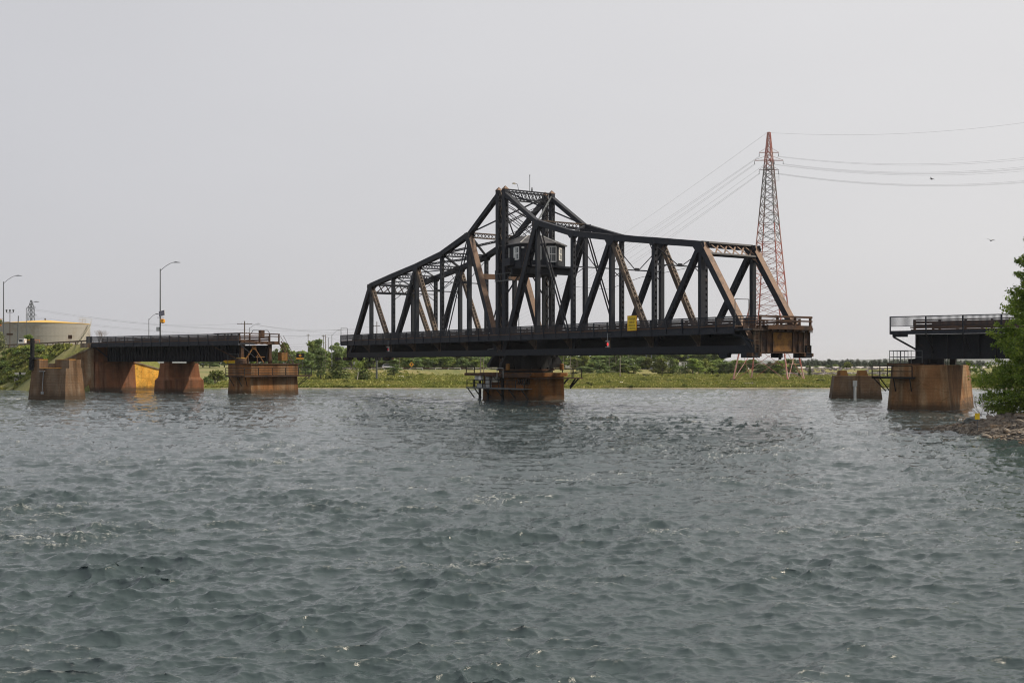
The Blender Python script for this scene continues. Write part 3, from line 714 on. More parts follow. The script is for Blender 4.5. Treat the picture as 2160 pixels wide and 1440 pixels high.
def guard(parent, x0, x1, yy, z0, mat=wood_b, rows=((.25, .55), (.66, .92), (1.0, 1.12)), sp=2.72, L=5.44):
    """roadway guard of planks on stubby posts"""
    n_ = max(1, round((x1 - x0) / sp)); st = (x1 - x0) / n_
    pm_ = MB().box((0, 0, z0 + .56), (.26, .16, 1.12)).mesh('guard_post', mat)
    for i in range(n_ + 1): link('guard_post', pm_, parent, (x0 + i * st, yy, 0))
    k = max(1, round((x1 - x0) / L)); l_ = (x1 - x0) / k
    for a, b in rows:
        me_ = MB().b2((.02, -.05, z0 + a), (l_ - .02, .05, z0 + b)).mesh('plank', mat)
        for i in range(k): link('plank', me_, parent, (x0 + i * l_, yy - .13, 0))
railing(bridge, -49.8, 48.95, -6.17, 9.44, 10.42, 2.722)
guard(bridge, -49.5, 49.5, -3.55, 9.22); guard(bridge, -49.5, 49.5, 3.55, 9.22)
# end frames at both sidewalk ends
for x0, x1, zt in ((-49.8, -47.9, 11.7), (48.95, 48.95, 0)):
    if zt: part('gate_frame', MB().path([(x0, -6.17, 10.4), (x0, -6.17, zt), (x0, -4.9, zt), (x0, -4.9, 9.4)], .05), galv_d)
part('gate_frame', MB().path([(49.0, -6.1, 9.4), (49.0, -6.1, 12.3), (49.3, -4.3, 12.3), (49.3, -4.3, 9.4)], .045), galv_d)
er = MB()
for z in (9.75, 10.1, 10.42): er.beam((49.0, -6.17, z), (50.6, -4.3, z), .07, .1)
for i in range(8): er.beam((49.0 + i * .2, -6.17 + i * .234, 9.44), (49.0 + i * .2, -6.17 + i * .234, 10.42), .04, .04)
part('return_railing', er, steel)
# end girders, their stiffeners, bearing blocks and the brown buffer platform
for g in (-1, 1):
    x = g * (50.75 if g < 0 else 50.05); m_ = rust if g > 0 else steel
    eg = part('end_girder', MB().b2((x - .03, -4.5, 6.5), (x + .03, 4.5, 8.75)).b2((x - .25, -4.55, 6.42), (x + .25, 4.55, 6.5)).b2((x - .25, -4.6, 8.75), (x + .3 * (1 if g > 0 else 1), 4.8, 8.86)), m_)
    for yy in (-4.45, -3.4, -2.4, -1.5, 1.7, 2.6, 3.5, 4.45):
        part('stiffener', MB().b2((x + g * .03, yy - .03, 6.5), (x + g * .2, yy + .03, 8.75)), rust if abs(yy) < 3 else steel_l, eg)
    if g > 0: part('centre_panel', MB().b2((x + .03, -1.35, 6.62), (x + .07, 1.6, 8.7)), rust_o, eg)
    for yy in (-4.16, 4.16):
        part('end_wedge', MB().b2((x - 1.6, yy - .5, 5.9), (x + .3, yy + .5, 6.43)).b2((x - 5.2, yy - .3, 5.95), (x - 3.9, yy + .3, 6.44)), black if g < 0 else steel)
        part('bearing_block', MB().b2((x - .5, yy - .75, 6.05), (x + .3, yy - .2, 6.42)).b2((x - .5, yy + .2, 6.05), (x + .3, yy + .75, 6.42)), rust)
    part('end_latch', MB().tube((x - .4, .2, 5.7), (x - .4, .2, 6.45), .16, 8), black)
    part('hook', MB().ext([(x - g * 5.6, -4.4, 6.45), (x - g * 3.6, -4.4, 6.45), (x - g * 3.9, -4.4, 5.95), (x - g * 5.0, -4.4, 5.8)], (0, .4, 0)), black)
pf = MB().b2((48.7, -2.9, 9.24), (50.9, 4.1, 9.5)).b2((50.6, -3.0, 9.02), (50.92, 4.2, 9.26))
part('buffer_beam', pf, rust)
for i in range(6): part('buffer_bracket', MB().b2((50.3, -2.2 + i * 1.15, 8.8), (50.75, -1.98 + i * 1.15, 9.3)), rust)
part('ledge_plate', MB().b2((49.6, -4.9, 8.9), (50.5, 4.6, 9.02)), steel_l)
ef = MB()
for yy in (-3.7, -1.0, 1.8, 4.3): ef.box((50.4, yy, 9.75), (.2, .24, 1.65))
part('end_fence_post', ef, rust)
for z, h in ((10.45, .22), (10.0, .16)): part('end_fence_rail', MB().beam((50.55, -4.0, z), (50.55, 4.45, z), .1, h), rust)
lad = MB()
for o in (0, .5): lad.beam((50.4, -4.5 + o * 1.2, 6.5), (50.4, -4.5 + o * 1.2, 9.3), .05, .07)
for i in range(7): lad.beam((50.4, -4.5, 6.7 + i * .38), (50.4, -3.9, 6.7 + i * .38), .03, .03)
part('ladder', lad, steel_l)
brc = MB()
brc.beam((48.0, -6.1, 8.7), (50.2, -4.4, 7.7), .12, .2); brc.beam((48.8, -5.2, 8.6), (50.1, -4.4, 6.6), .14, .25); brc.b2((49, -6.2, 8.9), (50.3, -4.5, 9.1))
part('end_bracket', brc)
for x in (36.6,): pass
# turntable under the tower
part('turntable_drum', MB().lathe([(3.9, 4.0), (3.9, 6.1), (4.05, 6.1), (4.05, 6.4), (3.6, 6.42)], 40), black)
part('rack_ring', MB().lathe([(4.3, 4.25), (4.3, 4.5), (3.4, 4.5), (3.4, 4.25)], 40), rust)
for i in range(18):
    a = i / 18 * 2 * math.pi
    part('roller', MB().tube((3.65 * math.cos(a), 3.65 * math.sin(a), 4.62), (4.15 * math.cos(a), 4.15 * math.sin(a), 4.62), .16, 8), black)
for x in (-1.6, 1.6):
    lg = MB().ext([(x - .3, -4.6, 6.44), (x - .3, 4.6, 6.44), (x - .3, 5.5, 5.2), (x - .3, 5.5, 4.75), (x - .3, -5.5, 4.75), (x - .3, -5.5, 5.2)], (.6, 0, 0))
    part('loading_girder', lg, black)
for s in (-1, 1): part('drum_brace', MB().beam((-4.0, s * 2.4, 6.4), (4.0, s * 2.4, 6.4), .4, .5), black)
for s in (-1, 1): part('pinion_housing', MB().lathe([(.25, 0), (.32, .1), (.32, .9), (.2, 1.0)], 12, (2.5, s * 4.8, 4.3)), rust_o)
# deck-edge clutter
part('lamp_bracket', MB().beam((-30.5, -6.2, 9.0), (-30.5, -6.75, 9.0), .08, .08).beam((27.7, -6.2, 9.0), (27.7, -6.75, 9.0), .08, .08), galv_d)
part('traffic_gate_box', MB().box((2.6, 3.1, 9.7), (.8, .5, 1.0)), rust_o)
part('overhead_cable', MB().path([(un(5), -3.8, 17.2), (40, -1.5, 17.0), (un(3), .5, 16.4), (18, 1.2, 15.3), (un(1), 2.0, 16.2)], .03, 4), black)

# things carried by the bridge
def hung(name, m, parts, label, cat, loc, group=None):
    w = bridge_m @ Vector(loc); t_ = empty(name, w, BRZ, label, cat, group)
    for nm, mb_, mt in parts: mb_.build(nm, mt, t_)
    return t_
bridge_m = Matrix.Translation((PX, PY, 0)) @ Matrix.Rotation(BRZ, 4, 'Z')
for x, lm, lab in ((-30.5, lampr2, 'dim red navigation lamp hanging below the far arm of the swing bridge'), (27.7, lampr, 'glowing red navigation lamp hanging below the near arm of the swing bridge')):
    hung('navigation_lamp', None, [('hanger', MB().tube((0, 0, .35), (0, 0, 1.3), .035, 6).box((0, 0, .36), (.3, .3, .05)), galv),
        ('housing', MB().box((.0, .12, -.02), (.34, .1, .75)).box((0, 0, .3), (.4, .4, .06)).box((0, 0, -.42), (.4, .4, .05)), grey_p), ('lens', MB().lathe([(.02, -.24), (.085, -.2), (.095, -.04), (.06, .05), (.02, .07)], 12), lm)], lab, 'lamp', (x, -6.75, 7.75), 'red lamps under the bridge')
# notice board on the sidewalk railing
nb = hung('notice_board', None, [('panel', MB().b2((-.82, -.03, 0), (.82, .03, 1.82)), yellow),
    ('edge_trim', MB().b2((-.84, -.035, 0), (-.80, .035, 1.84)).b2((.80, -.035, 0), (.84, .035, 1.84)).b2((-.8, -.035, 1.80), (.8, .035, 1.84)).b2((-.8, -.035, -.0), (.8, .035, .04)), amber)], 'yellow notice board headed ATTENTION fixed to the sidewalk railing', 'sign', (31.9, -6.34, 9.25))
tx = bpy.data.curves.new('lettering', 'FONT'); tx.body = 'ATTENTION'; tx.size = .30; tx.align_x = 'CENTER'; tx.extrude = .003
tmp = bpy.data.objects.new('lettering_source', tx); COL.objects.link(tmp)
lm_ = bpy.data.meshes.new_from_object(tmp.evaluated_get(bpy.context.evaluated_depsgraph_get())); bpy.data.objects.remove(tmp)
lm_.materials.clear(); lm_.materials.append(ink)
link('lettering', lm_, nb, (0, -.036, 1.34), rot=(R(90), 0, 0), scale=(.78, 1, 1))
ul = MB().b2((-.45, -.038, 1.26), (.45, -.032, 1.285))
rs = random.Random(4)
for z, ws in ((.92, (.12, .5, .26)), (.55, (.22, .34, .2, .2)), (.17, (.1, .12, .38, .16, .12, .2))):     # the smaller lines cannot be read: strokes the height of their capitals
    tot = sum(ws) + .07 * (len(ws) - 1); x = -tot / 2
    for w_ in ws:
        k = max(2, int(w_ / .055))
        for i in range(k):
            xx = x + w_ * i / k
            ul.b2((xx, -.038, z), (xx + .018, -.032, z + .2))
            if rs.random() < .8: zz = z + rs.choice((0, .09, .175)); ul.b2((xx + .018, -.0375, zz), (xx + w_ / k * .7, -.032, zz + .025))
        x += w_ + .07
tag(ul.build('small_lettering', ink, nb), kind='stuff')
# head gear on the tower
hung('whip_antenna', None, [('mast', MB().tube((0, 0, 0), (0, 0, 2.35), .045, 6), galv_d), ('tip', MB().lathe([(.02, 2.3), (.09, 2.36), (.09, 2.46), (.02, 2.52)], 8), galv)], 'thin whip antenna standing on the head of the bridge tower', 'antenna', (0.6, .35, TT + .05))
hung('tower_floodlight', None, [('mast', MB().path([(0, 0, 0), (0, -.15, .7), (0, -.3, 1.0), (-.1, -.6, 1.0)], .035, 6), galv_d), ('lamp_head', MB().ext([(-.1, -.6, .88), (-.1, -1.1, .92), (-.1, -1.0, 1.1), (-.1, -.65, 1.1)], (.22, 0, 0)), beige_p)], 'small floodlight on a bent arm at the bridge tower head', 'floodlight', (.4, -1.5, TT + .05))
hung('aviation_beacon', None, [('base', MB().tube((0, 0, 0), (0, 0, .25), .12, 8), galv_d), ('lens', MB().lathe([(.1, .25), (.13, .4), (.06, .55), (.09, .62), (.03, .7)], 8), galv_d)], 'stubby beacon lamp beside the whip antenna on the tower head', 'lamp', (.6, .75, TT + .05))
for z, lab in ((24.3, 'upper yellow warning light fixed to the far tower leg'), (23.4, 'lower yellow warning light fixed to the far tower leg')):
    hung('warning_light', None, [('bracket', MB().box((0, .15, 0), (.1, .3, .1)), galv_d), ('body', MB().lathe([(.06, -.38), (.2, -.3), (.22, .2), (.1, .36)], 10), amber)], lab, 'lamp', (-.2, 2.6, z))

# ---- control cabin
PLAN = [(-.8, -3.75), (4.3, -3.75), (7.1, .2), (4.6, 3.75), (-.8, 3.75)]
cabin = empty('control_cabin', bridge_m @ Vector((0, 0, 19.2)), BRZ, 'dark clapboard control cabin with white windows perched inside the bridge tower', 'cabin')
H = 3.15
def wall_of(i):
    a, b_ = Vector((*PLAN[i], 0)), Vector((*PLAN[(i + 1) % 5], 0)); t = (b_ - a); L = t.length; t.normalize(); nrm = t.cross(Vector((0, 0, 1)))
    return a, t, L, nrm
for i in range(5):
    a, t, L, nrm = wall_of(i); mb = MB(); nb_ = 14; hh = H / nb_
    mb.ext([a - nrm * .12, a + t * L - nrm * .12, a + t * L - nrm * .12 + Vector((0, 0, H)), a - nrm * .12 + Vector((0, 0, H))], nrm * .1)
    for j in range(nb_):
        z = j * hh; p = a + Vector((0, 0, z)); q = a + t * L + Vector((0, 0, z)); zu = Vector((0, 0, hh * .98))
        mb.add([p + nrm * .035, q + nrm * .035, q + zu + nrm * .008, p + zu + nrm * .008, p, q, q + zu, p + zu], [(0, 1, 2, 3), (0, 4, 5, 1), (3, 2, 6, 7)])
    for e in (0, L): mb.box(a + t * e + Vector((0, 0, H / 2)), (.14, .14, H))
    mb.build('wall', siding, cabin)
ov = [(x * 1.0 + (.3 if x > 5 else (.25 if x > 0 else -.35)), y_ * 1.085) for x, y_ in PLAN]
rf = MB(); apex = [(.7, -1.3), (2.6, -1.3), (3.6, .1), (2.8, 1.3), (.7, 1.3)]
rf.frustum(ov, H, ov, H + .1); rf.frustum(ov, H + .1, apex, H + 1.55)
rfo = rf.build('roof', shingle, cabin)
for i in range(5):
    MB().beam((*ov[i], H + .14), (*apex[i], H + 1.58), .14, .05).build('hip_cap', grey_p, rfo)
def cabin_window(i, s, z0, w_, h_):
    a, t, L, nrm = wall_of(i); c = a + t * s + Vector((0, 0, z0)) + nrm * .05
    zv = Vector((0, 0, 1)); fr = MB()
    for o in (-1, 1): fr.beam(c + t * (o * w_ / 2), c + t * (o * w_ / 2) + zv * h_, .13, .09, nrm)
    for z in (0, .5, 1): fr.beam(c - t * (w_ / 2) + zv * (z * h_), c + t * (w_ / 2) + zv * (z * h_), .13, .09, nrm)
    fr.beam(c + zv * .02, c + zv * h_, .05, .07, nrm)
    wo = fr.build('window', white, cabin)
    g_ = MB(); q = c - nrm * .02; g_.ext([q - t * (w_ / 2), q + t * (w_ / 2), q + t * (w_ / 2) + zv * h_, q - t * (w_ / 2) + zv * h_], nrm * .01); g_.build('pane', pane_m, wo)
    MB().ext([q - t * (w_ * .42) + nrm * .014, q - t * (w_ * .16) + nrm * .014, q - t * (w_ * .2) + nrm * .014 + zv * h_ * .95, q - t * (w_ * .42) + nrm * .014 + zv * h_ * .95], nrm * .004).build('curtain', white, wo)
cabin_window(0, 4.0, 1.0, 1.2, 1.75); cabin_window(1, 4.35, .6, 1.3, 2.15); cabin_window(1, 2.2, .9, 1.3, 1.9); cabin_window(2, 2.2, 1.0, 1.2, 1.7); cabin_window(0, 1.5, 1.0, 1.2, 1.75)
hung('wall_light', None, [('bracket', MB().box((0, .1, 0), (.1, .16, .1)), galv_d), ('lamp_head', MB().box((0, -.08, -.02), (.3, .26, .2)), white)], 'small white wall light under the eave of the control cabin', 'lamp', (4.6, -3.55, 21.85))
# air-conditioner and dark hood on the cabin's outer corner
hung('air_conditioner', None, [('body', MB().b2((-.9, -.45, 0), (.9, .45, 1.1)), siding), ('grille', MB().lathe([(.30, -.02), (.34, .02), (.34, .05), (.05, .06)], 14), black)], 'dark boxy air conditioner bracketed beside the control cabin window', 'air conditioner', (1.9, -4.25, 19.35))
# ------------------------------------------------------------------ piers, abutment, approach spans
ARZ = R(-36); app_m = Matrix.Translation((PX, PY, 0)) @ Matrix.Rotation(ARZ, 4, 'Z')
def AW(u, v, z=0): return app_m @ Vector((u, v, z))
def rect(hx, hy, ch=0, cx=0, cy=0):
    if not ch: return [(cx - hx, cy - hy), (cx + hx, cy - hy), (cx + hx, cy + hy), (cx - hx, cy + hy)]
    return [(cx - hx + ch, cy - hy), (cx + hx - ch, cy - hy), (cx + hx, cy - hy + ch), (cx + hx, cy + hy - ch), (cx + hx - ch, cy + hy), (cx - hx + ch, cy + hy), (cx - hx, cy + hy - ch), (cx - hx, cy - hy + ch)]
def shrink(p, k, c=(0, 0)): return [(c[0] + (x - c[0]) * k, c[1] + (y - c[1]) * k) for x, y in p]
def walk(parent, pts, z, h=1.15, sp=2.0, mids=1, mat=black, r=.045, post=.1):
    """pipe railing along pts at floor height z"""
    pts = [Vector((*p, 0)) for p in pts]
    for a, b in zip(pts[:-1], pts[1:]):
        L = (b - a).length; n_ = max(1, round(L / sp))
        for i in range(n_ + 1):
            if i == 0 and a is not pts[0]: continue
            p = a.lerp(b, i / n_); MB().b2((p.x - post / 2, p.y - post / 2, z), (p.x + post / 2, p.y + post / 2, z + h)).build('railing_post', mat, parent)
    mb = MB()
    for k in range(mids + 1):
        zz = z + h - k * h / (mids + 1)
        for a, b in zip(pts[:-1], pts[1:]): mb.beam(a + Vector((0, 0, zz)), b + Vector((0, 0, zz)), .09, .09)
    mb.build('handrail', mat, parent)

# pivot pier (its own axes run with the channel)
pv_rz = R(37)
pv = empty('pivot_pier', (PX - .35, PY + .9, 0), pv_rz, 'rust stained concrete pier carrying the turntable of the swing bridge', 'pier')
base = rect(3.35, 6.3, .9)
MB().frustum(shrink(base, 1.03), -2, shrink(base, 1.0), 3.45).build('body', conc_pivot, pv)
cap = MB().frustum(rect(4.1, 6.6, 1.2), 3.46, rect(4.1, 6.6, 1.2), 3.95)
cap.build('cap', conc_pivot, pv)
pl = MB().b2((-4.3, -7.6, 3.1), (5.2, -6.2, 3.25)).b2((3.3, -7.2, 3.1), (5.0, 7.0, 3.25)).b2((-4.6, -7.4, 3.62), (-4.2, 8.4, 3.9))
pl.build('upper_platform', rust, pv)
MB().b2((-4.64, -7.6, 3.5), (-4.5, 8.6, 3.86)).b2((-4.64, -7.6, 3.34), (-4.56, 3.0, 3.46)).build('edge_beam', rust, pv)
walk(pv, [(-4.5, 6.2), (-4.5, 8.3), (-3.0, 8.3)], 3.9, .95)
walk(pv, [(3.4, -7.5), (5.1, -7.4), (5.1, -3.0), (5.1, 6.5)], 3.2, 1.3, 2.2)
for yy in (-6.8, -4.5, 0):
    MB().beam((5.0, yy, 3.1), (3.4, yy, 1.7), .14, .2).build('platform_bracket', black, pv)
for xx in (3.9,): MB().beam((xx, -7.4, 3.1), (xx, -6.2, 1.9), .14, .2).build('platform_bracket', black, pv)
MB().b2((-4.7, -6.4, 1.62), (-3.35, 8.0, 1.72)).b2((-4.78, -6.4, 1.56), (-4.7, 8.0, 1.76)).build('lower_walkway', galv_d, pv)
walk(pv, [(-4.65, -6.3), (-4.65, 7.9), (-3.4, 7.9)], 1.72, 1.15, 2.15, 1)
for yy in (-5.6, -2.6, .4, 3.4, 6.0, 7.8):
    MB().beam((-4.6, yy, 1.6), (-3.35, yy, .15), .1, .14).build('walkway_bracket', black, pv)
for yy in (6.2, 4.1, .4):
    MB().b2((-3.56, yy - .22, -.3), (-3.38, yy + .22, 3.4)).build('fender_post', black, pv)
for i in range(7):
    yy = -3.4 + i * -.45
    pts = [(-3.62, yy + .17 * math.cos(a), 2.75 + .45 * math.sin(a)) for a in np.linspace(0, 2 * math.pi, 12)]
    MB().path(pts, .05, 5).build('cable_loop', black, pv)
MB().path([(-4.7, 1.2, 3.6), (-4.7, .6, 3.0), (-4.7, -.6, 2.9), (-4.7, -1.2, 3.5)], .04, 5).build('cable', black, pv)
MB().path([(-4.72, -1.4, 3.2), (-4.72, -1.4, 4.6), (-4.72, .1, 4.6), (-4.72, .1, 3.2)], .05, 6).build('gate_frame', grey_p, pv)
pvm = Matrix.Translation(pv.location) @ Matrix.Rotation(pv_rz, 4, 'Z')
def on_pier(name, loc, parts, label, cat, group=None, M=pvm, rz=pv_rz):
    t_ = empty(name, M @ Vector(loc), rz, label, cat, group)
    for nm, mb_, mt in parts: mb_.build(nm, mt, t_)
    return t_
def cabinet(y, z, w_, h_, m_, lab, loc_x=-3.5):
    on_pier('electrical_cabinet', (loc_x, y, z), [('body', MB().b2((-.45, -w_ / 2, 0), (0, w_ / 2, h_)), m_), ('door', MB().b2((-.48, -w_ / 2 + .04, .05), (-.452, -.02, h_ - .05)), m_), ('door', MB().b2((-.48, .02, .05), (-.452, w_ / 2 - .04, h_ - .05)), m_)], lab, 'cabinet', 'electrical cabinets on the pivot pier')
cabinet(3.6, 1.74, .9, 1.7, grey_p, 'tall grey electrical cabinet at the lower walkway of the pivot pier')
cabinet(5.9, 2.75, .8, .72, grey_p, 'small pale cabinet nearest the walkway end on the pivot pier', -3.9)
cabinet(5.0, 2.75, .6, .72, white, 'small white cabinet next to the tall one on the pivot pier', -3.9)
cabinet(1.7, 2.55, 1.25, .95, beige_p, 'beige twin-door cabinet right of the tall one on the pivot pier')
cabinet(5.0, 1.74, 1.5, .5, grey_p, 'low grey cabinet standing on the lower walkway floor of the pier', -3.9)
# lattice cable mast rising from the pier beside the span
cm = empty('cable_mast', pvm @ Vector((-4.0, -.5, 3.9)), pv_rz, 'grey cable duct in a small lattice mast beside the turntable', 'mast')
MB().tube((.1, 0, 0), (.1, 0, 3.5), .32, 12).build('duct', galv, cm)
for sx in (-.45, .45):
    for sy in (-.42, .42): MB().beam((sx, sy, -.2), (sx, sy, 4.6), .07, .07).build('corner_leg', steel_l, cm)
lz = MB()
for i in range(8):
    z0, z1 = i * .55, (i + 1) * .55
    for sx in (-.45, .45): lz.beam((sx, -.42, z0 if i % 2 else z1), (sx, .42, z1 if i % 2 else z0), .04, .05)
    for sy in (-.42, .42): lz.beam((-.45, sy, z0 if i % 2 else z1), (.45, sy, z1 if i % 2 else z0), .04, .05)
lz.build('lacing', steel_l, cm)
MB().path([(-.4, .4, 3.55), (-.4, 2.0, 3.6), (-.4, 3.4, 3.45)], .05, 6).build('conduit', galv, cm)

# plate-girder spans
def girder_span(root, x0, x1, zb, zt, ys_, nst, extra=0):
    for yy in ys_:
        gd = MB().b2((x0, yy - .03, zb), (x1, yy + .03, zt)).b2((x0, yy - .28, zb - .05), (x1, yy + .28, zb)).b2((x0, yy - .28, zt), (x1, yy + .28, zt + .05)).build('girder', steel, root)
        sm = MB().b2((-.05, -.17, zb), (.05, .17, zt)).mesh('stiffener', steel)
        n_ = nst
        for i in range(n_ + 1): link('stiffener', sm, gd, (x0 + .1 + (x1 - x0 - .2) * i / n_, yy + (-.19 if yy < 0 else .19), 0))
ls = empty('left_approach_span', (PX, PY, 0), ARZ, 'black plate girder approach span with picket railing reaching from the left embankment', 'bridge')
ls.name = 'approach_span'
girder_span(ls, -98.6, -58.9, 5.75, 8.55, (-2.6, 2.6), 44)
MB().b2((-99.2, -3.9, 8.95), (-58, 3.9, 9.2)).build('deck_slab', wood_b, ls)
MB().b2((-99.2, -6.1, 9.28), (-56.2, -4.2, 9.42)).build('sidewalk_slab', wood_b, ls)
MB().b2((-99.2, -6.2, 8.5), (-56.2, -6.14, 9.26)).b2((-99.2, -6.28, 8.48), (-56.2, -6.05, 8.52)).build('fascia_beam', steel, ls)
for i in range(9):
    x = -98.4 + i * 5.3
    MB().beam((x, -6.0, 8.6), (x, -2.8, 6.4), .1, .14).b2((x - .06, -6.1, 8.6), (x + .06, -2.8, 8.9)).build('sidewalk_bracket', steel, ls)
railing(ls, -99.2, -56.2, -6.17, 9.42, 10.5, 2.75)
guard(ls, -99, -59.5, -3.7, 9.2); guard(ls, -99, -59.5, 3.7, 9.2)
for x in (-100.6, -99.6): MB().b2((x, -6.3, 9.3), (x + .35, -5.9, 10.6)).build('end_post', steel, ls)
MB().beam((-100.5, -6.1, 10.55), (-99.2, -6.1, 10.55), .1, .1).build('end_rail', steel, ls)
# the free end: brown platform, bents and railing over the rest pier
MB().b2((-63.40, -4.6, 9.0), (-57.80, 4.4, 9.3)).build('end_platform', rust, ls)
MB().b2((-58.20, -4.7, 8.75), (-57.70, 4.6, 9.0)).build('end_beam', rust, ls)
for i in range(6): MB().b2((-58.15, -3.6 + i * 1.35, 8.7), (-57.65, -3.35 + i * 1.35, 9.25)).build('buffer_bracket', rust, ls)
for yy in (-3.6, 2.9): MB().b2((-58.70, yy - .3, 5.3), (-58.20, yy + .3, 8.75)).build('bent_leg', rust, ls)
MB().beam((-58.40, -3.2, 5.5), (-58.40, -1.0, 8.2), .18, .2).beam((-58.40, 1.4, 5.5), (-58.40, -.8, 8.2), .18, .2).box((-58.30, -.9, 8.2), (.1, 1.0, .7)).beam((-58.40, -.4, 6.5), (-58.40, 1.6, 6.5), .2, .16).build('a_frame', rust_o, ls)
for yy in (-2.2, -.1): MB().b2((-58.50, yy - .1, 5.3), (-58.30, yy + .1, 6.9)).build('stub_post', rust, ls)
MB().beam((-64.10, -6.0, 8.7), (-59.00, -3.6, 5.9), .14, .2).build('knee_brace', rust, ls)
for xx, yy in ((-63.60, -4.6), (-61.70, -4.6), (-59.90, -4.6), (-57.80, -4.6), (-57.80, -2.3), (-57.80, 0), (-57.80, 2.3), (-57.80, 4.5)):
    MB().b2((xx - .1, yy - .1, 9.0), (xx + .1, yy + .1, 10.65)).build('end_fence_post', rust, ls)
for z, h in ((10.6, .18), (10.15, .14)):
    MB().beam((-64.5, -4.7, z), (-57.8, -4.7, z), .1, h).build('end_fence_rail', rust, ls); MB().beam((-57.70, -4.7, z), (-57.70, 4.6, z), .1, h).build('end_fence_rail', rust, ls)
MB().path([(-60.40, .2, 10.6), (-59.80, .2, 11.25), (-58.00, 2.0, 11.25), (-57.80, 2.4, 10.6)], .05, 6).build('gate_frame', steel, ls)
on_pier('control_box', (-58.80, 1.3, 10.0), [('body', MB().b2((-.35, -.4, 0), (.35, .4, 1.3)), rust), ('door', MB().b2((.352, -.33, .1), (.37, .33, 1.2)), rust)], 'brown box standing at the railing on the free end of the left approach', 'box', None, app_m, ARZ)
# rest pier under it
rp = empty('rest_pier', AW(-59.0, 2.0), ARZ, 'rust streaked concrete rest pier with pipe walkway under the left approach end', 'pier')
MB().frustum(rect(3.1, 6.7, 1.1), -2, rect(2.8, 6.4, 1.0), 3.1).build('body', conc_rest, rp)
MB().frustum(rect(2.95, 6.55, 1.1), 3.1, rect(2.95, 6.55, 1.1), 5.15).build('cap', conc_rest, rp)
MB().frustum(rect(3.15, 6.75, 1.1), 5.15, rect(3.15, 6.75, 1.1), 5.32).build('coping', rust, rp)
MB().b2((2.9, -7.6, 3.05), (3.9, 8.0, 3.15)).b2((-1.0, -7.8, 3.05), (3.9, -6.5, 3.15)).b2((-1.0, -7.9, 3.0), (3.9, -7.76, 3.25)).b2((3.8, -7.8, 3.0), (3.95, 8.0, 3.25)).build('walkway', rust, rp)
walk(rp, [(-1.0, -7.8), (3.85, -7.8), (3.85, 8.0), (2.2, 8.0)], 3.2, 1.35, 3.4, 2)
for p, q in (((-.5, -7.6), (-.4, -6.5)), ((1.8, -7.6), (1.6, -6.5)), ((3.7, -7.5), (2.7, -6.2)), ((3.7, 7.0), (2.8, 5.6)), ((3.7, 7.8), (2.7, 6.0))):
    MB().beam((*p, 3.05), (*q, 1.4), .09, .12).build('walkway_bracket', black, rp)
rpm = Matrix.Translation(rp.location) @ Matrix.Rotation(ARZ, 4, 'Z')
MB().path([(-2.6, -6.0, 5.3), (-2.6, -6.0, 7.0), (.2, -6.0, 7.0), (.2, -6.0, 5.3)], .05, 6).path([(-2.6, -6.0, 6.2), (.2, -6.0, 6.2)], .04, 6).build('top_railing', galv_d, rp)
on_pier('equipment_hood', (.4, -5.6, 5.32), [('body', MB().lathe([(1.0, 0), (1.0, .5), (.85, .85), (.5, .95)], 16), rust), ('lid', MB().b2((-.6, -.5, .96), (.6, .5, 1.04)), tank_y)], 'low round brown machinery hood on top of the left rest pier', 'machine', None, rpm, ARZ)
on_pier('yellow_skip', (-2.2, -5.0, 5.34), [('body', MB().frustum(rect(1.3, .8), 0, rect(1.6, 1.0), .42), yellow), ('lid', MB().frustum(rect(1.62, 1.02), .422, rect(1.4, .85), .55), amber)], 'flat yellow box lying on the left rest pier by the girder', 'box', None, rpm, ARZ)
on_pier('tool_cabinet', (2.3, 2.4, 5.32), [('body', MB().b2((-.5, -.7, .5), (.5, .7, 2.0)), rust_o), ('leg', MB().beam((-.3, -.5, 0), (-.3, -.3, .5), .1, .1), rust), ('leg', MB().beam((.3, .5, 0), (.3, .3, .5), .1, .1), rust)], 'orange rusty cabinet on legs beside the stair of the left rest pier', 'cabinet', None, rpm, ARZ)
st = empty('stair', rpm @ Vector((1.3, 4.6, 5.32)), ARZ, 'steep steel stair from the left approach deck down to its rest pier', 'stair')
for o in (-.4, .4):
    MB().beam((o, 0.9, 0), (o, -2.0, 4.0), .08, .2).build('stringer', rust, st)
    MB().beam((o, 1.5, .9), (o, -1.5, 5.0), .05, .05).build('handrail', rust, st)
tm = MB().box((0, 0, 0), (.76, .26, .04)).mesh('tread', galv_d)
for i in range(11): link('tread', tm, st, (0, .9 - 2.9 * (i + .5) / 11, 4.0 * (i + .5) / 11))
on_pier('mast_frame', (1.0, 5.9, 5.3), [('frame', MB().path([(0, -1.0, 0), (0, -1.0, 1.5), (0, .4, 1.5), (0, .4, 0)], .05, 6).path([(0, -1.0, .7), (0, .4, .7)], .04, 6), galv_d)], 'plain pipe frame standing at the right end of the left rest pier', 'frame', None, rpm, ARZ)

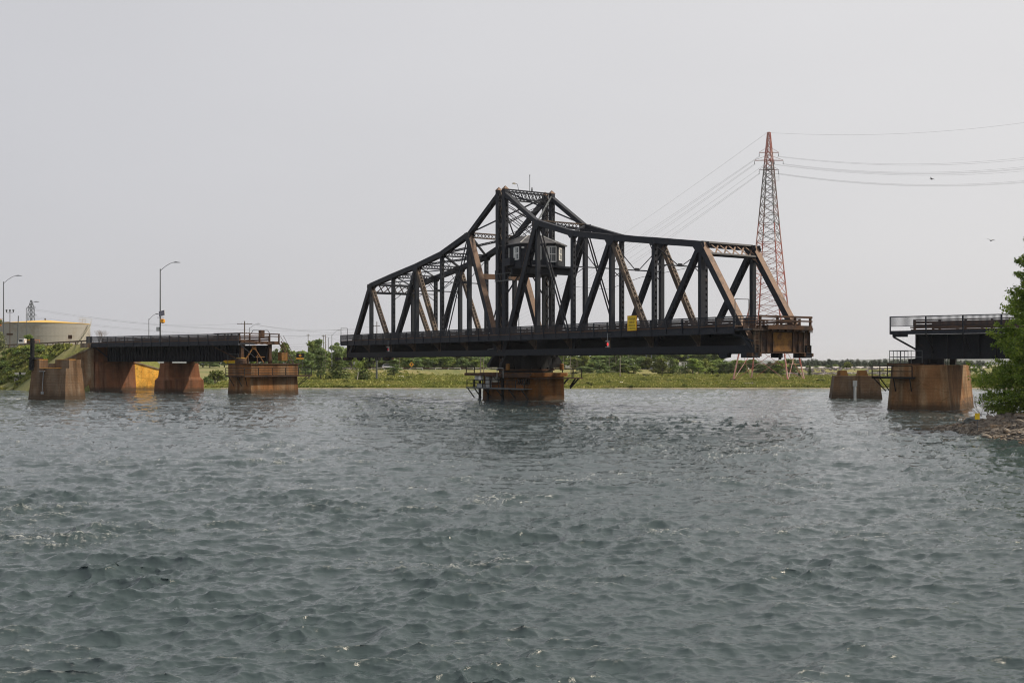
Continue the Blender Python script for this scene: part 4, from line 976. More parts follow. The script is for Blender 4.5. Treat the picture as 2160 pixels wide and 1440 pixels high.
# mid pier and abutment of the left approach
mp_ = empty('mid_pier', AW(-80.2, 0), ARZ, 'red brown flared concrete pier between abutment and left rest pier', 'pier'); mp_.name = 'approach_pier'
MB().frustum(rect(2.0, 4.7, .5), -2, rect(1.9, 4.5, .5), 2.2).build('footing', conc_mid, mp_)
MB().frustum(rect(1.9, 4.5, .5), 2.2, rect(1.45, 4.1, .5), 2.75).frustum(rect(1.45, 4.1, .5), 2.752, rect(1.25, 3.8, .5), 5.4).build('shaft', conc_mid, mp_)
for yy in (-2.6, 2.6): MB().b2((-.6, yy - .5, 5.4), (.6, yy + .5, 5.7)).build('bearing', rust, mp_)
ab = empty('abutment', AW(-99.3, 0), ARZ, 'concrete bridge abutment with a sloping wing wall on either side', 'abutment')
MB().frustum(rect(1.6, 4.3, 0, .3, -1.3), -2, rect(1.1, 4.2, 0, 0, -1.2), 5.6).b2((-1.4, -5.3, 5.6), (-.1, 5.3, 9.0)).build('breast_wall', conc_mid, ab)
MB().b2((-1.2, -5.5, 5.3), (1.28, 3.1, 5.62)).build('bearing_shelf', conc_mid, ab)
for yy in (-2.6, 2.6): MB().b2((-.2, yy - .5, 5.62), (.9, yy + .5, 5.72)).build('bearing', rust, ab)
MB().b2((-2.2, -7.0, 8.4), (.2, -5.32, 9.3)).build('curtain_wall', conc_gr, ab)
def wing(d, L, zs, m_, y0):
    d = Vector((*d, 0)).normalized(); n_ = Vector((-d.y, d.x, 0)); n_ = n_ if n_.x > 0 else -n_
    a = Vector((.25, y0, 0)); th = .9
    pts = [a + Vector((0, 0, -2)), a + d * L + Vector((0, 0, -2)), a + d * L + Vector((0, 0, zs[1])), a + d * (L * zs[2]) + Vector((0, 0, zs[1])), a + Vector((0, 0, zs[0]))]
    MB().ext(pts, n_ * -th).build('wing_wall', m_, ab)
    c = MB(); p0, p1 = a + Vector((0, 0, zs[0] + .12)) - n_ * .4, a + d * (L * zs[2]) + Vector((0, 0, zs[1] + .12)) - n_ * .4
    c.beam(p0, p1, 1.15, .24); c.build('coping', conc_gr, ab)
wing((-.75, -1), 9.5, (8.5, 4.9, .8), conc_ab, -5.62)
wing((.06, 1), 14.5, (5.6, 2.1, .98), conc_or, 3.12)

# right approach and its rest pier
ra = empty('approach_span', (PX, PY, 0), ARZ, 'black plate girder approach span with picket railing coming from the right bank', 'bridge')
girder_span(ra, 57.4, 96, 5.85, 8.6, (-2.6, 2.6), 22)
MB().b2((57.2, -3.9, 8.95), (97, 3.9, 9.2)).build('deck_slab', wood_b, ra)
MB().b2((57.8, -6.1, 9.28), (97, -4.2, 9.42)).build('sidewalk_slab', wood_b, ra)
MB().b2((55.6, -6.2, 8.62), (97, -6.14, 9.0)).b2((55.6, -6.28, 8.58), (97, -6.05, 8.62)).build('fascia_beam', steel, ra)
railing(ra, 55.6, 95.6, -6.17, 9.42, 10.62, 4.0, zp=8.62)
guard(ra, 57.6, 97, -3.7, 9.2); guard(ra, 57.6, 97, 3.7, 9.2)
MB().b2((55.8, -6.1, 8.3), (57.5, -5.9, 8.6)).beam((55.9, -6.0, 8.3), (57.6, -3.2, 6.9), .13, .18).build('end_bracket', steel, ra)
for i in range(8):
    x = 59.5 + i * 4.0; MB().beam((x, -6.0, 8.6), (x, -2.8, 6.6), .1, .14).build('sidewalk_bracket', steel, ra)
rr = empty('rest_pier', AW(58.3, 0.4), ARZ, 'tall rust streaked concrete rest pier beneath the right approach girder', 'pier')
MB().frustum(rect(3.7, 5.8, .6), -2, rect(3.1, 5.4, .5), 5.1).build('body', conc_right, rr)
MB().b2((-3.5, -5.3, 5.1), (.2, 5.3, 5.3)).build('bearing_plate', rust, rr)
for yy in (-3.0, 2.2): MB().b2((-1.6, yy - .5, 5.12), (.6, yy + .5, 5.8)).b2((1.6, yy - .3, 5.12), (2.2, yy + .3, 5.8)).build('bearing', black, rr)
MB().b2((-4.9, -6.5, 3.55), (-.2, -5.5, 3.75)).b2((-4.9, -6.5, 3.55), (-3.6, 2.0, 3.75)).build('walkway', black, rr)
walk(rr, [(-.3, -6.45), (-4.85, -6.45), (-4.85, 1.8)], 3.75, 1.25, 2.5, 1)
for p, q in (((-2.4, -6.4), (-2.4, -5.65)), ((-.6, -6.4), (-.6, -5.65)), ((-4.8, -6.1), (-3.6, -5.4)), ((-4.8, -3.9), (-3.7, -3.8))):
    MB().beam((*p, 3.6), (*q, 2.1), .1, .12).build('walkway_bracket', black, rr)
walk(rr, [(.4, -5.0), (-3.3, -5.0), (-3.3, 2.0)], 5.3, 1.45, 1.3, 1, galv_d, post=.06)
for i in range(3): MB().tube((2.5 + i * .22, -4.2, 5.1), (2.5 + i * .22, -4.2, 5.75), .04, 6).build('standpipe', black, rr)

# old protection piers standing free in the channel
dl = empty('protection_pier', (-67.3, 168.3, 0), R(68), 'brown concrete protection pier with notched top and black post, left of the abutment', 'pier')
MB().frustum(rect(2.3, 3.6), -2, rect(1.6, 3.2), 4.6).build('body', conc_dol, dl)
MB().b2((-1.5, 1.9, 4.6), (.2, 3.15, 5.85)).build('upstand', conc_dol, dl); MB().b2((-.9, -3.15, 4.6), (1.5, -.5, 5.85)).build('upstand', conc_dol, dl); MB().b2((-1.2, -.5, 4.6), (1.3, .5, 5.3)).build('upstand', conc_dol, dl)
for a, b in (((-1.5, 1.9), (.2, 3.15)), ((-1.5, -.3), (-1.0, 1.8)), ((-.9, -3.15), (.4, -.8)), ((-1.5, -1.8), (-.95, -.6))):
    z = 5.86 if (a[1] == 1.9 or a[1] == -3.15) else 4.61
    MB().b2((a[0], a[1], z), (b[0], b[1], z + .05)).build('lichen_crust', amber, dl)
MB().b2((-1.9, 2.4, 5.9), (-.3, 3.6, 6.2)).b2((-1.85, 2.9, 4.3), (-1.45, 3.5, 6.1)).build('post_bracket', black, dl)
MB().tube((-1.6, 3.15, 4.9), (-1.6, 3.15, 9.0), .30, 12).build('post', black, dl)
MB().path([(-1.75, .9, 4.1), (-1.95, .9, 1.2)], .05, 6).b2((-1.95, .6, 4.1), (-1.62, 1.5, 4.2)).box((-1.95, .85, 1.0), (.2, .5, .35)).build('gauge_bracket', galv, dl)
dr = empty('protection_pier', (52.4, 173.8, 0), R(-12), 'low brown concrete protection pier with white pipe beside the right rest pier', 'pier')
MB().frustum(rect(3.95, 3.4), -2, rect(3.2, 2.9), 3.45).build('body', conc_dol, dr)
for x in (-1.9, 1.0): MB().frustum(rect(.8, 1.2, 0, x), 3.45, rect(.6, 1.0, 0, x), 4.25).build('upstand', rust_o, dr)
MB().tube((-.3, -3.5, -.2), (-.3, -3.35, 1.9), .22, 10).b2((-.6, -3.6, 1.9), (.0, -3.2, 2.75)).build('gauge_pipe', grey_p, dr)
# ------------------------------------------------------------------ trees and plants
def leaves(name, P, S, N, mat, seed, asp=.75, jit=.9):
    """one mesh of leaf-sized faces: centres P, sizes S, facing roughly N"""
    rg = np.random.default_rng(seed); n_ = len(P)
    nn = N + rg.normal(size=(n_, 3)) * jit; nn /= np.linalg.norm(nn, axis=1)[:, None] + 1e-9
    a = np.cross(nn, rg.normal(size=(n_, 3))); a /= np.linalg.norm(a, axis=1)[:, None] + 1e-9; b_ = np.cross(nn, a)
    s = S[:, None] * .5
    vs = np.stack([P - a * s * 1.15, P - b_ * s * asp, P + a * s * 1.15, P + b_ * s * asp], 1).reshape(-1, 3)
    me = bpy.data.meshes.new(name); me.vertices.add(len(vs)); me.vertices.foreach_set('co', vs.astype(np.float32).ravel())
    me.loops.add(len(vs)); me.loops.foreach_set('vertex_index', np.arange(len(vs), dtype=np.int32))
    me.polygons.add(n_); me.polygons.foreach_set('loop_start', (np.arange(n_) * 4).astype(np.int32))
    me.update(); me.materials.append(mat); return me
def broad(seed, mat, n=1500, w=.36, low=.18, size=.055, clumps=22):
    """unit-high broad-leaved tree: tapering trunk with limbs and a clumped crown"""
    rg = np.random.default_rng(seed); P, N, S = [], [], []
    C = []
    while len(C) < clumps:
        z = low + (1 - low) * rg.random() ** .85; h = (z - low) / (1 - low); r = w * (math.sin(min(1, h * 1.25 + .18) * math.pi) ** .55 if h < .66 else max(.12, (1 - h) * 2.4) ** .6) * (.75 + .4 * rg.random())
        a = rg.random() * 6.283; q = r * (rg.random() ** .5)
        C.append((q * math.cos(a) * .8, q * math.sin(a) * .8, min(z, .93), .07 + .075 * rg.random()))
    per = n // clumps
    for c in C:
        d = rg.normal(size=(per, 3)); d /= np.linalg.norm(d, axis=1)[:, None]; d[:, 2] = np.where(d[:, 2] < -.45, -d[:, 2] * .6, d[:, 2])
        rr = c[3] * (.55 + .6 * rg.random(per))[:, None] * np.array([1.25, 1.25, .85])
        P.append(np.array(c[:3]) + d * rr); N.append(d + np.array([0, 0, .35])); S.append(size * (.6 + .8 * rg.random(per)))
    tr = MB(); bend = [(0, 0, -.03)]
    for i in range(1, 6): bend.append((bend[-1][0] + rg.normal() * .014, bend[-1][1] + rg.normal() * .014, i * .15))
    for i, (p, q) in enumerate(zip(bend[:-1], bend[1:])): tr.tube(p, q, .022 * (1 - i * .17), 6, .022 * (1 - (i + 1) * .17))
    for c in C[:9]:
        k = min(4, max(1, int(c[2] / .15) - 1)); tr.tube(bend[k], c[:3], .010, 4, .004)
    return tr.mesh('trunk', bark), leaves('crown', np.concatenate(P), np.concatenate(S), np.concatenate(N), mat, seed)
def spruce(seed, mat, n=1500, w=.26, size=.05, low=.06, ragged=.35, topw=.02):
    rg = np.random.default_rng(seed); P, N, S = [], [], []; tr = MB().tube((0, 0, -.03), (0, 0, .97), .018, 6, .003)
    lv = 17
    for i in range(lv):
        z = low + (1 - low) * (i / lv) ** .95; r0 = w * (1 - (z - low) / (1 - low)) ** .85 + topw
        nb = max(4, int(9 * (1 - i / lv) + 3))
        for j in range(nb):
            a = 6.283 * (j + rg.random()) / nb; L = r0 * (1 - ragged * rg.random()); m_ = max(3, int(n / lv / nb))
            t = (.2 + .85 * rg.random(m_)) * L; lat = rg.normal(size=m_) * .022 * (1 + t / r0); dz = -.16 * t + rg.normal(size=m_) * .012 + .05 * (t / r0) ** 2 * r0
            P.append(np.stack([t * math.cos(a) - lat * math.sin(a), t * math.sin(a) + lat * math.cos(a), z + dz], 1))
            N.append(np.tile([math.cos(a) * .45, math.sin(a) * .45, .8], (m_, 1))); S.append(size * (.55 + .7 * rg.random(m_)) * (.5 + .6 * (1 - z)))
            if j % 3 == 0: tr.tube((0, 0, z), (L * .8 * math.cos(a), L * .8 * math.sin(a), z - .1 * L), .005, 3, .001)
    return tr.mesh('trunk', bark), leaves('crown', np.concatenate(P), np.concatenate(S), np.concatenate(N), mat, seed, jit=.7)
def bush(seed, mat, n=420, flat=.8, size=.13):
    rg = np.random.default_rng(seed); P, N, S = [], [], []
    for k in range(9):
        a = rg.random() * 6.283; q = .33 * rg.random() ** .5; c = np.array([q * math.cos(a), q * math.sin(a), .3 + .42 * rg.random() * (1 - q)]); r = .16 + .12 * rg.random(); m_ = n // 9
        d = rg.normal(size=(m_, 3)); d /= np.linalg.norm(d, axis=1)[:, None]; d[:, 2] = np.abs(d[:, 2]) - .35
        P.append(c + d * r * (.6 + .6 * rg.random(m_))[:, None]); N.append(d + [0, 0, .4]); S.append(size * (.6 + .8 * rg.random(m_)))
    st_ = MB()
    for k in range(5): a = k * 1.26; st_.tube((0, 0, -.05), (.25 * math.cos(a), .25 * math.sin(a), .6), .018, 4, .006)
    return st_.mesh('stem', bark), leaves('foliage', np.concatenate(P), np.concatenate(S), np.concatenate(N), mat, seed)
VAR = {
    'broad': [broad(i, [leaf_a, leaf_b, leaf_a, leaf_y][i % 4], w=.32 + .05 * (i % 3), low=.05 + .07 * (i % 2), size=.075, n=1700) for i in range(6)],
    'spruce': [spruce(20 + i, leaf_d, w=.22 + .035 * i, size=.068) for i in range(4)],
    'thin': [broad(30 + i, leaf_b, n=900, w=.17, low=.08, size=.06, clumps=18) for i in range(3)],
    'far': [spruce(40 + i, far_leaf, n=520, w=.20 + .05 * i, size=.085) for i in range(3)],
    'bush': [bush(50 + i, [leaf_a, leaf_y, leaf_b][i % 3]) for i in range(5)],
    'silver': [broad(60, leaf_s, n=2200, w=.42, low=.05, size=.05, clumps=30)],
    'low': [bush(70 + i, [leaf_y, grass_m][i % 2], n=240, size=.16) for i in range(3)],
}
rt = random.Random(11)
def plant(kind, x, y, h, w, label, cat='tree', group=None, name=None, v=None, z=None):
    """one tree or shrub: Empty at its foot, trunk and crown as children sharing the kind's meshes"""
    ms_ = VAR[kind][v if v is not None else rt.randrange(len(VAR[kind]))]
    nm = name or {'broad': 'broadleaf_tree', 'spruce': 'spruce_tree', 'thin': 'young_tree', 'far': 'conifer_tree', 'bush': 'shrub', 'silver': 'willow_tree', 'low': 'low_shrub'}[kind]
    t_ = empty(nm, (x, y, (gz(x, y) if z is None else z) - .05), rt.random() * 6.28, label, cat, group)
    for me_ in ms_: link(me_.name.split('.')[0], me_, t_, scale=(w, w, h))
    return t_
def tree_px(kind, px, Y, top, wpx, label, **k):
    """tree standing at depth Y, as tall and wide as it shows"""
    x = (px - 1080) * Y / 2400; z = gz(x, Y); h = CAMZ + (768 - top) * Y / 2400 - z
    base_w = {'broad': .72, 'spruce': .54, 'thin': .36, 'far': .5, 'bush': .9, 'silver': .85, 'low': .9}[kind]
    return plant(kind, x, Y, max(h, .8), wpx * Y / 2400 / base_w, label, **k)
# named trees of the far bank
tree_px('thin', 652, 296, 742, 24, 'slender leafy tree nearest the left rest pier on the meadow', v=0)
tree_px('thin', 676, 300, 738, 24, 'slender leafy tree just left of the broad spruce on the meadow', v=1)
tree_px('spruce', 712, 296, 741, 52, 'broad dark spruce on the meadow below the far end of the swing span', v=3)
tree_px('spruce', 766, 292, 757, 40, 'dark bushy conifer behind the leaning pale birch stem', v=2)
tree_px('thin', 831, 318, 758, 26, 'lone small tree right of the grey steel pole on the meadow', v=2)
tree_px('broad', 663, 372, 722, 46, 'tall leafy tree behind the slender trees, beside the utility pole', v=0)
tree_px('broad', 712, 392, 722, 40, 'tall leafy tree right of the paired utility poles', v=1)
tree_px('broad', 742, 380, 733, 44, 'round leafy tree just under the far end of the swing span', v=2)
tree_px('thin', 672, 345, 716, 22, 'thin tall tree rising above the round tree beside the utility pole', v=2)
tree_px('broad', 600, 330, 724, 30, 'leafy tree behind the stair of the left rest pier', v=4)
tree_px('broad', 585, 360, 735, 26, 'small leafy tree right behind the control box railing of the left pier', v=1)
birch_t = empty('birch_tree', (*(lambda x: (x, 286, gz(x, 286)))((753 - 1080) * 286 / 2400),), 0, 'leaning pale birch stem with thin foliage in front of dark conifer', 'tree')
MB().tube((0, 0, -.1), (.25, 0, 1.6), .13, 6, .1).tube((.25, 0, 1.6), (.3, .1, 3.6), .1, 6, .06).tube((.3, .1, 3.6), (.6, 0, 5.6), .06, 6, .02).tube((.26, 0, 1.9), (1.0, .1, 3.2), .05, 5, .02).tube((.3, 0, 2.9), (-.5, .1, 4.1), .04, 5, .01).build('trunk', birch, birch_t)
rg = np.random.default_rng(5); Pb = np.stack([.5 + rg.normal(size=240) * .7, rg.normal(size=240) * .6, 4.3 + rg.normal(size=240) * .8], 1)
link('crown', leaves('crown', Pb, .3 + .25 * rg.random(240), rg.normal(size=(240, 3)), leaf_a, 3), birch_t)
# the wood behind the highway: each tree its own
ORD = 'first second third fourth fifth sixth seventh eighth ninth tenth eleventh twelfth thirteenth fourteenth fifteenth sixteenth seventeenth eighteenth nineteenth twentieth'.split()
def nth(i, n):
    j = n - 1 - i
    if i == 0: return 'leftmost'
    if j == 0: return 'rightmost'
    if i < 20 and i <= j: return ORD[i] + ' from left'
    if j < 20: return ORD[j] + ' from right'
    return 'mid-row'
def grove(n, px0, px1, Y0, Y1, top0, top1, w0, w1, kinds, label, group):
    for i in range(n):
        px = px0 + (px1 - px0) * (i + .2 + .6 * rt.random()) / n; Y = rt.uniform(Y0, Y1)
        tree_px(rt.choice(kinds), px, Y, rt.uniform(top0, top1), rt.uniform(w0, w1), nth(i, n) + ' ' + label, group=group)
grove(36, 770, 1050, 392, 440, 731, 752, 30, 58, ['broad'], 'leafy tree in the wood behind the highway guardrail', 'wood left of the pivot pier')
grove(14, 850, 1010, 382, 392, 750, 764, 28, 40, ['broad'], 'low bushy tree just behind the guardrail', 'bushy trees behind the guardrail')
grove(16, 630, 790, 395, 450, 736, 750, 34, 48, ['broad'], 'leafy tree behind the meadow spruce and birch', 'wood behind the spruce')
grove(18, 1172, 1330, 400, 470, 741, 755, 38, 52, ['broad', 'broad', 'thin'], 'leafy tree behind the poles right of the turntable', 'trees behind the utility poles')
grove(30, 1310, 1515, 460, 520, 728, 747, 40, 70, ['broad'], 'tall tree in the wood behind the white substation', 'wood behind the substation')
grove(20, 1225, 1530, 352, 385, 752, 775, 24, 50, ['broad', 'broad', 'broad', 'spruce'], 'small meadow tree in the row below the near arm', 'front row of meadow trees')
grove(22, 1500, 1675, 345, 430, 756, 770, 32, 46, ['broad', 'spruce'], 'dark tree in the copse behind the transmission tower feet', 'copse behind the transmission tower')
tree_px('broad', 1648, 335, 762, 34, 'bright bushy tree between the right feet of the transmission tower', v=0)
tree_px('spruce', 1686, 330, 781, 12, 'little dark spruce right of the transmission tower foot', v=0)
tree_px('spruce', 1708, 345, 770, 13, 'slim dark spruce farthest right of the transmission tower', v=1)
tree_px('broad', 1787, 420, 763, 30, 'loose green tree behind the low protection pier', v=3)
tree_px('thin', 1722, 420, 772, 16, 'thin pale tree on the stony rise left of the protection pier', v=0)
grove(120, 1670, 2080, 600, 760, 755, 765, 17, 27, ['far'], 'distant conifer on the skyline ridge', 'conifers on the skyline ridge')
grove(16, 1690, 1850, 480, 560, 767, 775, 14, 24, ['broad', 'far'], 'small tree on the stony rise beyond the tower', 'trees on the stony rise')
grove(9, 2040, 2130, 330, 420, 765, 778, 14, 22, ['far', 'broad'], 'small tree on the far shore right of the tall rest pier', 'trees beyond the right rest pier')
grove(14, 400, 640, 420, 500, 740, 752, 36, 52, ['broad'], 'leafy tree far behind the left approach piers', 'trees behind the left approach')
# shrubs
for i in range(170):
    px = rt.uniform(0, 205); Y = rt.uniform(229, 262); x = (px - 1080) * Y / 2400; z = gz(x, Y)
    if float(seg_dist(x, Y, PATH)) < 7.3 or z < .6: continue
    plant('bush', x, Y, rt.uniform(.9, 2.3), rt.uniform(1.8, 3.6), 'green shrub growing on the slope of the left road embankment', 'shrub', 'shrubs on the embankment')
for px, Y, top, w_, lab in ((455, 262, 771, 40, 'wide green shrub seen between the mid pier and the left rest pier'), (440, 252, 784, 22, 'low green shrub close behind the red mid pier'), (337, 256, 766, 30, 'green shrub behind the yellow stained wing wall'), (470, 280, 777, 26, 'yellowish shrub left behind the left rest pier'), (352, 262, 772, 20, 'small green shrub showing left of the red mid pier')):
    tree_px('bush', px, Y, top, w_, lab, cat='shrub')
for i in range(130):
    px = rt.uniform(625, 1760); Y = 243 + 120 * rt.random() ** 1.3; x = (px - 1080) * Y / 2400
    plant('low', x, Y, rt.uniform(.35, 1.25), rt.uniform(.9, 3.2), 'low scrubby bush dotted over the meadow on the far bank', 'shrub', 'low bushes on the meadow')
plant('silver', -110.5, 243, 9.2, 7.4, 'pale leaved willow at the left edge, in front of the lamp post', z=5.6)
plant('broad', -127.5, 300, 5.2, 5.0, 'dark leafy tree standing in front of the tank wall', z=7.6, v=0)
# bare tree by the left approach
dt = empty('bare_tree', (-88.6, 246, 6.0), 0, 'small leafless tree behind the left end of the approach span', 'tree')
tb = MB(); rq = random.Random(3)
def fork(p, d, L, r, k):
    q = p + d * L; tb.tube(p, q, r, 5, r * .6)
    if k: [fork(q, (d + Vector((rq.uniform(-.6, .6), rq.uniform(-.6, .6), rq.uniform(0, .4)))).normalized(), L * .72, r * .6, k - 1) for _ in range(3)]
for s in range(4): fork(Vector((rq.uniform(-.5, .5), rq.uniform(-.5, .5), 0)), Vector((rq.uniform(-.3, .3), rq.uniform(-.3, .3), 1)).normalized(), 2.6, .06, 3)
tb.build('trunk', twig, dt)

# grass blades of the meadow and embankment
rg = np.random.default_rng(9); GN = 52000
gx = np.concatenate([rg.uniform(-70, 150, GN * 3 // 4), rg.uniform(-125, -80, GN // 4)]); gy = np.concatenate([243.5 + 110 * rg.random(GN * 3 // 4) ** 1.7, rg.uniform(229, 262, GN // 4)])
gzv = land(gx, gy); ok = (gzv > .12) & (seg_dist(gx, gy, PATH) > 6.4) & (seg_dist(gx, gy, HW) > 6); gx, gy, gzv = gx[ok], gy[ok], gzv[ok]
gh = .22 + .5 * smooth_noise(gx, gy, 7, 31) ** 1.6 + .12 * rg.random(len(gx)); gw = .28 + .3 * rg.random(len(gx)); ga = rg.random(len(gx)) * math.pi; tilt = rg.normal(size=len(gx)) * .25
dx_, dy_ = np.cos(ga) * gw, np.sin(ga) * gw
vs = np.stack([np.stack([gx - dx_, gy - dy_, gzv - .05], 1), np.stack([gx + dx_, gy + dy_, gzv - .05], 1), np.stack([gx + dx_ * .35 + tilt * gh, gy + dy_ * .35, gzv + gh], 1), np.stack([gx - dx_ * .5 + tilt * gh, gy - dy_ * .5, gzv + gh * .8], 1)], 1).reshape(-1, 3)
me = bpy.data.meshes.new('grass'); me.vertices.add(len(vs)); me.vertices.foreach_set('co', vs.astype(np.float32).ravel()); me.loops.add(len(vs)); me.loops.foreach_set('vertex_index', np.arange(len(vs), dtype=np.int32))
me.polygons.add(len(gx)); me.polygons.foreach_set('loop_start', (np.arange(len(gx)) * 4).astype(np.int32)); me.update(); me.materials.append(grass_m)
tag(link('grass', me), kind='stuff')
# pale stones and logs on the meadow
def stone_mesh(seed, mat, r=1):
    rq = random.Random(seed); mb = MB(); n_ = 9
    prof = [(.05, -.5), (.8, -.4), (1, -.05), (.85, .3), (.4, .52), (.05, .55)]
    vs_ = []
    for k, (rr, z) in enumerate(prof):
        for i in range(n_):
            a = 6.283 * i / n_; f = rq.uniform(.75, 1.2); vs_.append((rr * f * math.cos(a), rr * f * math.sin(a) * .8, z * rq.uniform(.85, 1.15)))
    fs_ = [(j * n_ + i, j * n_ + (i + 1) % n_, (j + 1) * n_ + (i + 1) % n_, (j + 1) * n_ + i) for j in range(len(prof) - 1) for i in range(n_)] + [tuple(range(len(vs_) - n_, len(vs_)))]
    return mb.add(vs_, fs_).mesh('rock', mat)
pale_rock = pm('pale_stone', (.55, .52, .46), .9, var=.15)
PR = [stone_mesh(i, pale_rock) for i in range(3)]
for px, Y, s, lab in ((845, 312, .75, 'pale boulder right of the lone small tree on the meadow'), (929, 272, .45, 'pale stone on the meadow just left of the pivot pier walkway'), (952, 262, .6, 'flat pale stone close to the pivot pier walkway rail'), (1308, 262, .6, 'flat whitish stone near the shore under the near arm'), (1440, 285, .5, 'pale stone on the meadow left of the transmission tower'), (694, 253, .35, 'small pale stone at the shore right of the left rest pier'), (820, 249, .45, 'small pale stone at the shore below the far arm')):
    x = (px - 1080) * Y / 2400; o = link('boulder', PR[rt.randrange(3)], None, (x, Y, gz(x, Y) + .1), rt.random() * 6, scale=(s * 1.3, s, s * .7)); tag(o, lab, 'rock')
for px, px2, Y, lab in ((1541, 1562, 254, 'long grey driftwood log on the strand left of the tower foot'), (1569, 1594, 252, 'grey driftwood log right of the longer one on the strand')):
    a, b_ = at(px, 0, Y), at(px2, 0, Y + 2); a.z = gz(a.x, a.y) + .35; b_.z = gz(b_.x, b_.y) + .35
    t_ = empty('driftwood_log', a, 0, lab, 'log'); MB().tube((0, 0, 0), b_ - a, .22, 7, .14).tube((b_ - a) * .6, (b_ - a) * .6 + Vector((.4, 0, .5)), .07, 5, .03).build('log', pole_w, t_)

# ------------------------------------------------------------------ right bank with rocks and cedar
def bank(X, Y):
    X, Y = np.asarray(X, float), np.asarray(Y, float)
    e = 33.9 + .9 * (smooth_noise(Y, Y * 0, 6, 41) - .5) + np.where(Y > 91, (Y - 91) * 1.25, 0) + np.where(Y < 70, (70 - Y) * .1, 0)
    d = (X - e) * np.where(Y > 88, .55, 1)
    return np.where(d < 0, np.maximum(d * .5, -1.5), np.minimum(d * .30, 1.0 + d * .06)) + np.where(d > 0, (smooth_noise(X, Y, 1.7, 42) - .5) * .28, 0)
bank_m = pm('stony_bank_soil', (.15, .125, .095), .95, col2=(.095, .08, .065), scale=.8, bump=.5, bscale=4, var=.3)
tag(sheet('riverbank', np.concatenate([np.arange(30, 52, .45), np.arange(52, 120, 3)]), np.concatenate([np.arange(20, 66, 3), np.arange(66, 112, .45)]), bank, bank_m), kind='structure')
RK = [stone_mesh(100 + i, rock) for i in range(6)]
rr_ = random.Random(17); big, rub = [], MB()
while len(big) < 130:
    Y = rr_.uniform(72, 97); X = rr_.uniform(33.4, 46); z = float(bank(X, Y))
    if z < -.12 or z > 1.45: continue
    s = rr_.choice((.2, .26, .32, .4)) * rr_.uniform(.8, 1.2); big.append(1)
    o = link('rock', RK[rr_.randrange(6)], None, (X, Y, z + s * .15), 0, rot=(rr_.uniform(-.5, .5), rr_.uniform(-.5, .5), rr_.random() * 6), scale=(s * rr_.uniform(1, 1.7), s, s * rr_.uniform(.5, .9)))
    tag(o, 'angular brown rock lying on the stony right bank under the cedar', 'rock', 'rocks on the right bank')
for i in range(2600):
    Y = rr_.uniform(70, 100); X = rr_.uniform(33.3, 47); z = float(bank(X, Y))
    if z < -.1 or z > 1.5: continue
    s = rr_.uniform(.06, .17); c = Vector((X, Y, z + s * .3)); vs_ = [c + Vector((rr_.uniform(.5, 1.2) * s * a, rr_.uniform(.5, 1.2) * s * b, rr_.uniform(.4, .8) * s * d)) for a in (-1, 1) for b in (-1, 1) for d in (-1, 1)]
    rub.add(vs_, [(0, 1, 3, 2), (4, 6, 7, 5), (0, 4, 5, 1), (2, 3, 7, 6), (0, 2, 6, 4), (1, 5, 7, 3)])
tag(rub.build('rubble', rock), kind='stuff')
sl = empty('boulder', (37.4, 92.2, float(bank(37.4, 92.2)) + .1), .4, 'large smooth grey boulder behind the small yellow sign', 'rock')
o = stone_mesh(300, rock_g); link('rock', o, sl, scale=(1.0, .7, .75), rot=(.1, .2, 0))
ys_n = empty('marker_sign', (34.35, 84, -.3), R(-20), 'small blank yellow marker sign on a thin post at the right bank', 'sign')
MB().b2((-.17, -.02, 1.42), (.17, .02, 1.88)).build('panel', yellow, ys_n); MB().tube((0, .03, 0), (0, .03, 1.85), .03, 6).build('post', galv_d, ys_n)
for p, q, lab in (((38.5, 82, 1.1), (40.6, 80.5, 1.75), 'thin grey driftwood branch leaning on the right bank rocks'), ((36.2, 77.2, .15), (37.9, 79.6, .55), 'pale plank of driftwood at the water edge of the right bank')):
    t_ = empty('driftwood_branch', p, 0, lab, 'branch'); d = Vector(q) - Vector(p); MB().tube((0, 0, 0), d, .07, 6, .04).tube(d * .5, d * .5 + Vector((.3, .1, .35)), .03, 5, .012).build('branch', pole_w, t_)
